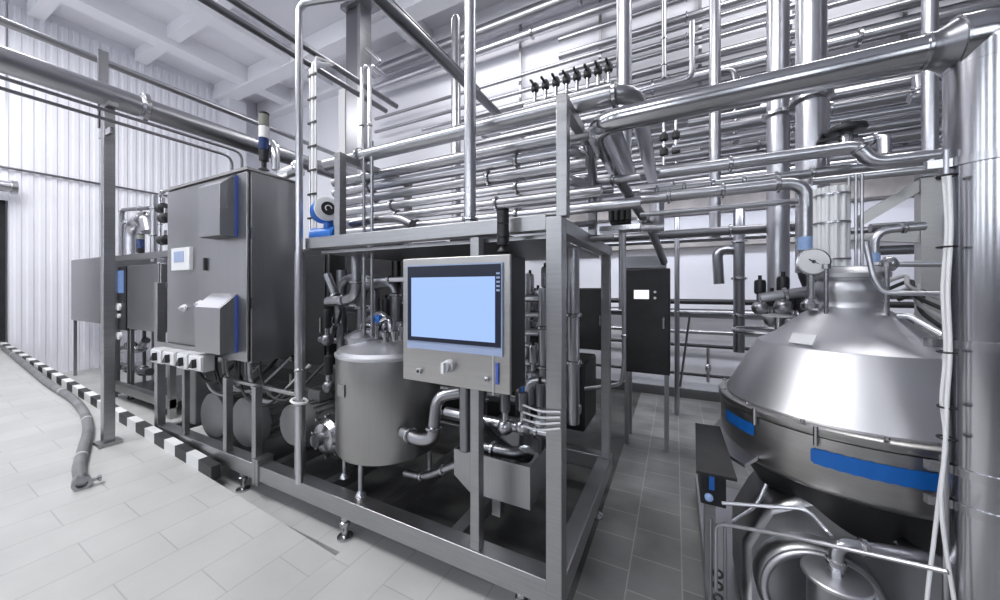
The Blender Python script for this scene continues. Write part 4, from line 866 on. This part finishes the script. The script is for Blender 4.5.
for k, (x0,x1,z1,lab) in enumerate(((-6.4,-4.15,2.05,'tall dark machine casing behind the big control cabinet'),(-3.85,-2.95,2.05,'tall dark machine casing behind the tank, left one'),(-2.9,-2.25,2.02,'tall dark machine casing behind the tank, right one'),(-2.2,-1.52,2.05,'tall dark machine casing directly behind the touch screen panel'))):
    t = thing('machine_casing', ((x0+x1)/2,3.3,0), lab, 'machine')
    obj('housing', bx(x0,x1,3.12,3.6,.05,z1), 'dark', t, bevel=.02); obj('door', bx(x0+.06,x1-.06,3.10,3.118,.2,z1-.1), 'dark', t, bevel=.006); obj('handle', cy((x1-.12,3.08,.9),(x1-.12,3.08,1.1),.012,seg=8), 'clamp', t)
# black framed block above aisle
t = thing('ceiling_valve_block', W(620,215,Y=2.3), 'black valve block with rod hanging at the end of the rack', 'valve')
q = W(620,215,Y=2.3)
obj('block', bx(q.x-.06,q.x+.06,2.28,2.38,q.z-.06,q.z+.06), 'black', t, bevel=.01); obj('rod', cy((q.x,2.33,q.z-.6),(q.x,2.33,q.z-.06),.012,seg=10), 'pipe', t); obj('plate', bx(q.x-.12,q.x+.12,2.26,2.40,q.z-.10,q.z-.07), 'clamp', t)
for i in range(4): obj('cylinder_valve', cy((q.x-.05+.035*i,2.26,q.z-.04),(q.x-.05+.035*i,2.26,q.z+.08),.014,seg=10), 'rubber', t)
# diagonal dark pipes after the big bend
pipe('sloping_pipe', [W(618,178,Y=2.2), W(652,232,Y=2.9), W(664,262,Y=3.4)], .030, 'dark pipe sloping down from the big bend toward the display cabinet', m='pipe_d', joints=(.4,), seg=18)
vert('short_upright', 657, 2.8, W(657,232,Y=2.8).z, W(657,192,Y=2.8).z, .05, 'short thick upright stub pipe under the elbow pipe level run', m='pipe_b')
pipe('level_pipe', [W(600,230,Y=2.5), W(664,227,Y=2.5)], .026, 'short level pipe at the end of the skid rack', m='pipe_b')
# rack end downpipe
pipe('rack_end_pipe', [W(570,112,Y=1.75), W(590,150,Y=1.9), W(592,175,Y=1.95), W(592,210,Y=1.95)], .022, 'dark crooked pipe at the right end of the skid rack', m='pipe_d', bend=.08)
pipe('level_pipe', [(xa(575,2.0),2.0,W(600,182,Y=2.0).z),(xa(640,2.0),2.0,W(600,182,Y=2.0).z+.0)], .022, 'short bright pipe below the rack end bends', m='pipe_b', joints=(.6,))
pipe('bent_line', [(xa(680,4.6),4.55,.35),(xa(690,4.6),4.55,1.22),(xa(677,4.6),4.55,1.22)], .012, 'thin bent line beside the display cabinet against the white wall', m='pipe_d', seg=8)
q = W(708,345,Y=5.1); t = thing('wall_tap', q, 'small vertical tap assembly on the lower white wall', 'tap')
obj('tube', cy(W(708,382,Y=5.1),W(708,348,Y=5.1),.018,seg=10),'pipe',t); obj('tap_body', lathe(NB(), W(708,372,Y=5.1),(0,0,1),[(.02,0),(.035,.03),(.035,.08),(.02,.1)],12),'clamp',t)

# ================================================================ FAR LEFT EQUIPMENT
ym = 1.98
c1 = cabinet(-9.2, xa(112,ym), ym, ym+.5, .95, 1.98, 'far left grey steel cabinet on legs against the corrugated wall', m='sheet')
c2 = cabinet(xa(113,1.9), xa(126,1.9), 1.9, 2.25, .92, 1.80, 'narrow distant panel with dim blue screen behind the tall post', m='dark', screen=(W(114,271,Y=1.9), W(124,293,Y=1.9), 'screen_b'), lm='frame')
for py, r in ((307,.05),(316,.03),(336,.05)): q = W(118,py,Y=1.88); obj('push_button', cy(q, q+Vector((0,.03,0)), r, seg=14), 'white', c2)
cabinet(xa(127,1.9), xa(159,1.9), 1.9, 2.3, .95, 1.80, 'wide distant steel cabinet left of the big control cabinet', m='sheet')
t = thing('far_skid', (-6.3,2.3,0), 'distant low skid frame with pipes behind the tall post', 'frame')
fx0, fx1 = xa(112,1.85), xa(172,1.85)
obj('bottom_rail', bx(fx0,fx1,1.82,1.9,.12,.22), 'frame', t); obj('bottom_rail', bx(fx0,fx1,2.7,2.78,.12,.22), 'frame', t)
obj('top_rail', bx(fx0,fx1,1.82,1.88,1.86,1.93), 'frame', t)
for x in (fx0, fx1-.06): 
    for yy in (1.83,2.7): obj('post', bx(x,x+.06,yy,yy+.06,0,1.88), 'frame', t)
obj('front_beam', bx(fx0+.1,fx1-.1,1.9,2.7,.12,.16), 'dark', t)
far = [([W(132,255,Y=2.3),W(132,222,Y=2.3),W(147,220,Y=2.3),W(149,232,Y=2.3)],.09,'pipe_b','fat white distant pipe elbow above the far skid'),
       ([W(122,255,Y=2.3),W(122,210,Y=2.3),W(150,208,Y=2.3)],.03,'pipe_d','slim distant pipe framing the far skid top'),
       ([W(154,262,Y=2.2),W(154,195,Y=2.2)],.04,'pipe','left distant upright pipe beside the big cabinet'),
       ([W(160,262,Y=2.1),W(160,193,Y=2.1),W(172,188,Y=2.1)],.02,'pipe_b','thin distant pipe bending to the big cabinet top'),
       ([W(164,300,Y=2.1),W(164,255,Y=2.1)],.04,'pipe_b','short distant upright pipe left of the big cabinet'),
       ([W(120,350,Y=2.1),W(130,345,Y=2.1),W(138,352,Y=2.1),W(146,340,Y=2.1)],.05,'pipe_b','crooked bright distant pipe under the far cabinets'),
       ([W(116,365,Y=2.0),W(150,372,Y=2.0)],.05,'pipe_d','low distant pipe lying in the far skid')]
for pts, r, m, lab in far: pipe('distant_pipe', pts, r, lab, m=m, joints=(.4,.8), seg=12)
for k,(px,py) in enumerate(((163,208),(166,218),(165,240))):
    q = W(px,py,Y=1.95); t = thing('distant_valve', q, f'{["upper","middle","lower"][k]} dark distant valve at the left edge of the big cabinet', 'valve')
    obj('body', lathe(NB(), q-Vector((.1,0,0)), (1,0,0), [(.03,0),(.06,.02),(.06,.14),(.03,.16)], 14), 'dark', t); obj('stem', cy(q, q+Vector((0,0,.12)), .02, seg=8), 'clamp', t)
tower(140.5, 234, 256, 2.1, .045, 'distant signal light tower on the far skid', ['lamp_navy','lamp_navy','lamp_amber'])

# ================================================================ HOSE ON THE FLOOR
hp = []
for px, py in ((3,346),(25,364),(50,384),(72,398),(84,412),(88,428),(84,446),(79,466),(81,480)):
    a_ = (px-500)/FPX; b_ = (288-py)/FPX; dx_ = a_*cu-su
    d_ = (.071*RX0+.036-H)/(b_+.071*dx_); hp.append(Vector((dx_*d_, (a_*su+cu)*d_, H+b_*d_)))
t = thing('suction_hose', hp[-1], 'ribbed grey hose snaking over the sloping floor to a coupling', 'hose')
sp_ = smooth(hp, 24)
obj('hose', sweep(NB(), sp_, .034, 16), 'hose', t)
for k in range(12, len(sp_)-2, 48):
    d = (sp_[k+1]-sp_[k-1]).normalized(); obj('hose_band', lathe(NB(), sp_[k]-d*.01, d, [(.035,0),(.0365,.002),(.0365,.022),(.035,.024)], 16), 'grey', t)
e0 = sp_[-1]; d = (sp_[-1]-sp_[-4]); d.z = 0; d.normalize()
cpn = obj('coupling', lathe(NB(), e0-d*.03, d, [(.036,0),(.037,.02),(.042,.022),(.042,.035),(.037,.038),(.037,.05),(.045,.053),(.045,.07),(.038,.073),(.038,.09),(.047,.093),(.047,.11),(.028,.112),(.024,.08),(.001,.08)], 28), 'pipe', t)
sd = d.cross(Vector((0,0,1))).normalized()
for s_, l_ in ((-1,.035),):
    obj('wing_nut', cyl(NB(), e0+d*.06+sd*.036*s_, e0+d*.06+sd*(.036+l_)*s_, .012, 10), 'clamp', cpn)
    obj('wing_knob', lathe(NB(), e0+d*.06+sd*(.036+l_)*s_, sd*s_, [(.01,0),(.022,.004),(.022,.016),(.01,.02)], 12), 'clamp', cpn)

# ================================================================ LIGHT
def area(name, loc, size, power, rot=(0,0,0), col=(1,1,1), sy=None):
    L = bpy.data.lights.new(name, 'AREA'); L.energy = power; L.color = col; L.size = size; L.shape = 'RECTANGLE'; L.size_y = sy or size
    o = bpy.data.objects.new(name, L); C.objects.link(o); o.location = loc; o.rotation_euler = rot; return o
area('ceiling_lamp', (-4.6, -.9, 5.9), 3.4, 270, (math.radians(8),0,0), sy=1.2)
area('ceiling_lamp', (-7.2, .8, 5.9), 2.0, 110, (0,0,0), sy=1.0)
area('ceiling_lamp', (-1.6, -1.2, 5.9), 2.4, 100, (math.radians(12),0,0), sy=.8)
area('added_wall_fill', (.6, 4.2, 2.5), 4.0, 30, (math.radians(50),0,0), col=(.86,.90,1), sy=.10)  # unseen fill light added to brighten the white back wall
area('ceiling_lamp', (1.6, 3.8, 5.7), 2.2, 80, (math.radians(20),0,0), sy=.5)
area('ceiling_lamp', (-2.5, 3.9, 5.8), 2.6, 50, (math.radians(15),0,0), sy=.5)
wd = bpy.data.worlds.new('World'); bpy.context.scene.world = wd; wd.use_nodes = True
bg = wd.node_tree.nodes['Background']; bg.inputs['Color'].default_value = (.86,.88,1,1); bg.inputs['Strength'].default_value = .3

# ================================================================ CAMERA
cam = bpy.data.cameras.new('Camera'); co = bpy.data.objects.new('Camera', cam); C.objects.link(co)
cam.sensor_fit = 'HORIZONTAL'; cam.sensor_width = 36; cam.lens = 36*FPX/1000; cam.shift_y = -.012; cam.clip_start = .02; cam.clip_end = 60
co.location = (0,0,H); co.rotation_euler = (PI/2, 0, YAW)
sc = bpy.context.scene; sc.camera = co
sc.view_settings.view_transform = 'Standard'; sc.view_settings.look = 'None'; sc.view_settings.gamma = 1; sc.view_settings.exposure = 0.0
sc.view_settings.use_curve_mapping = False
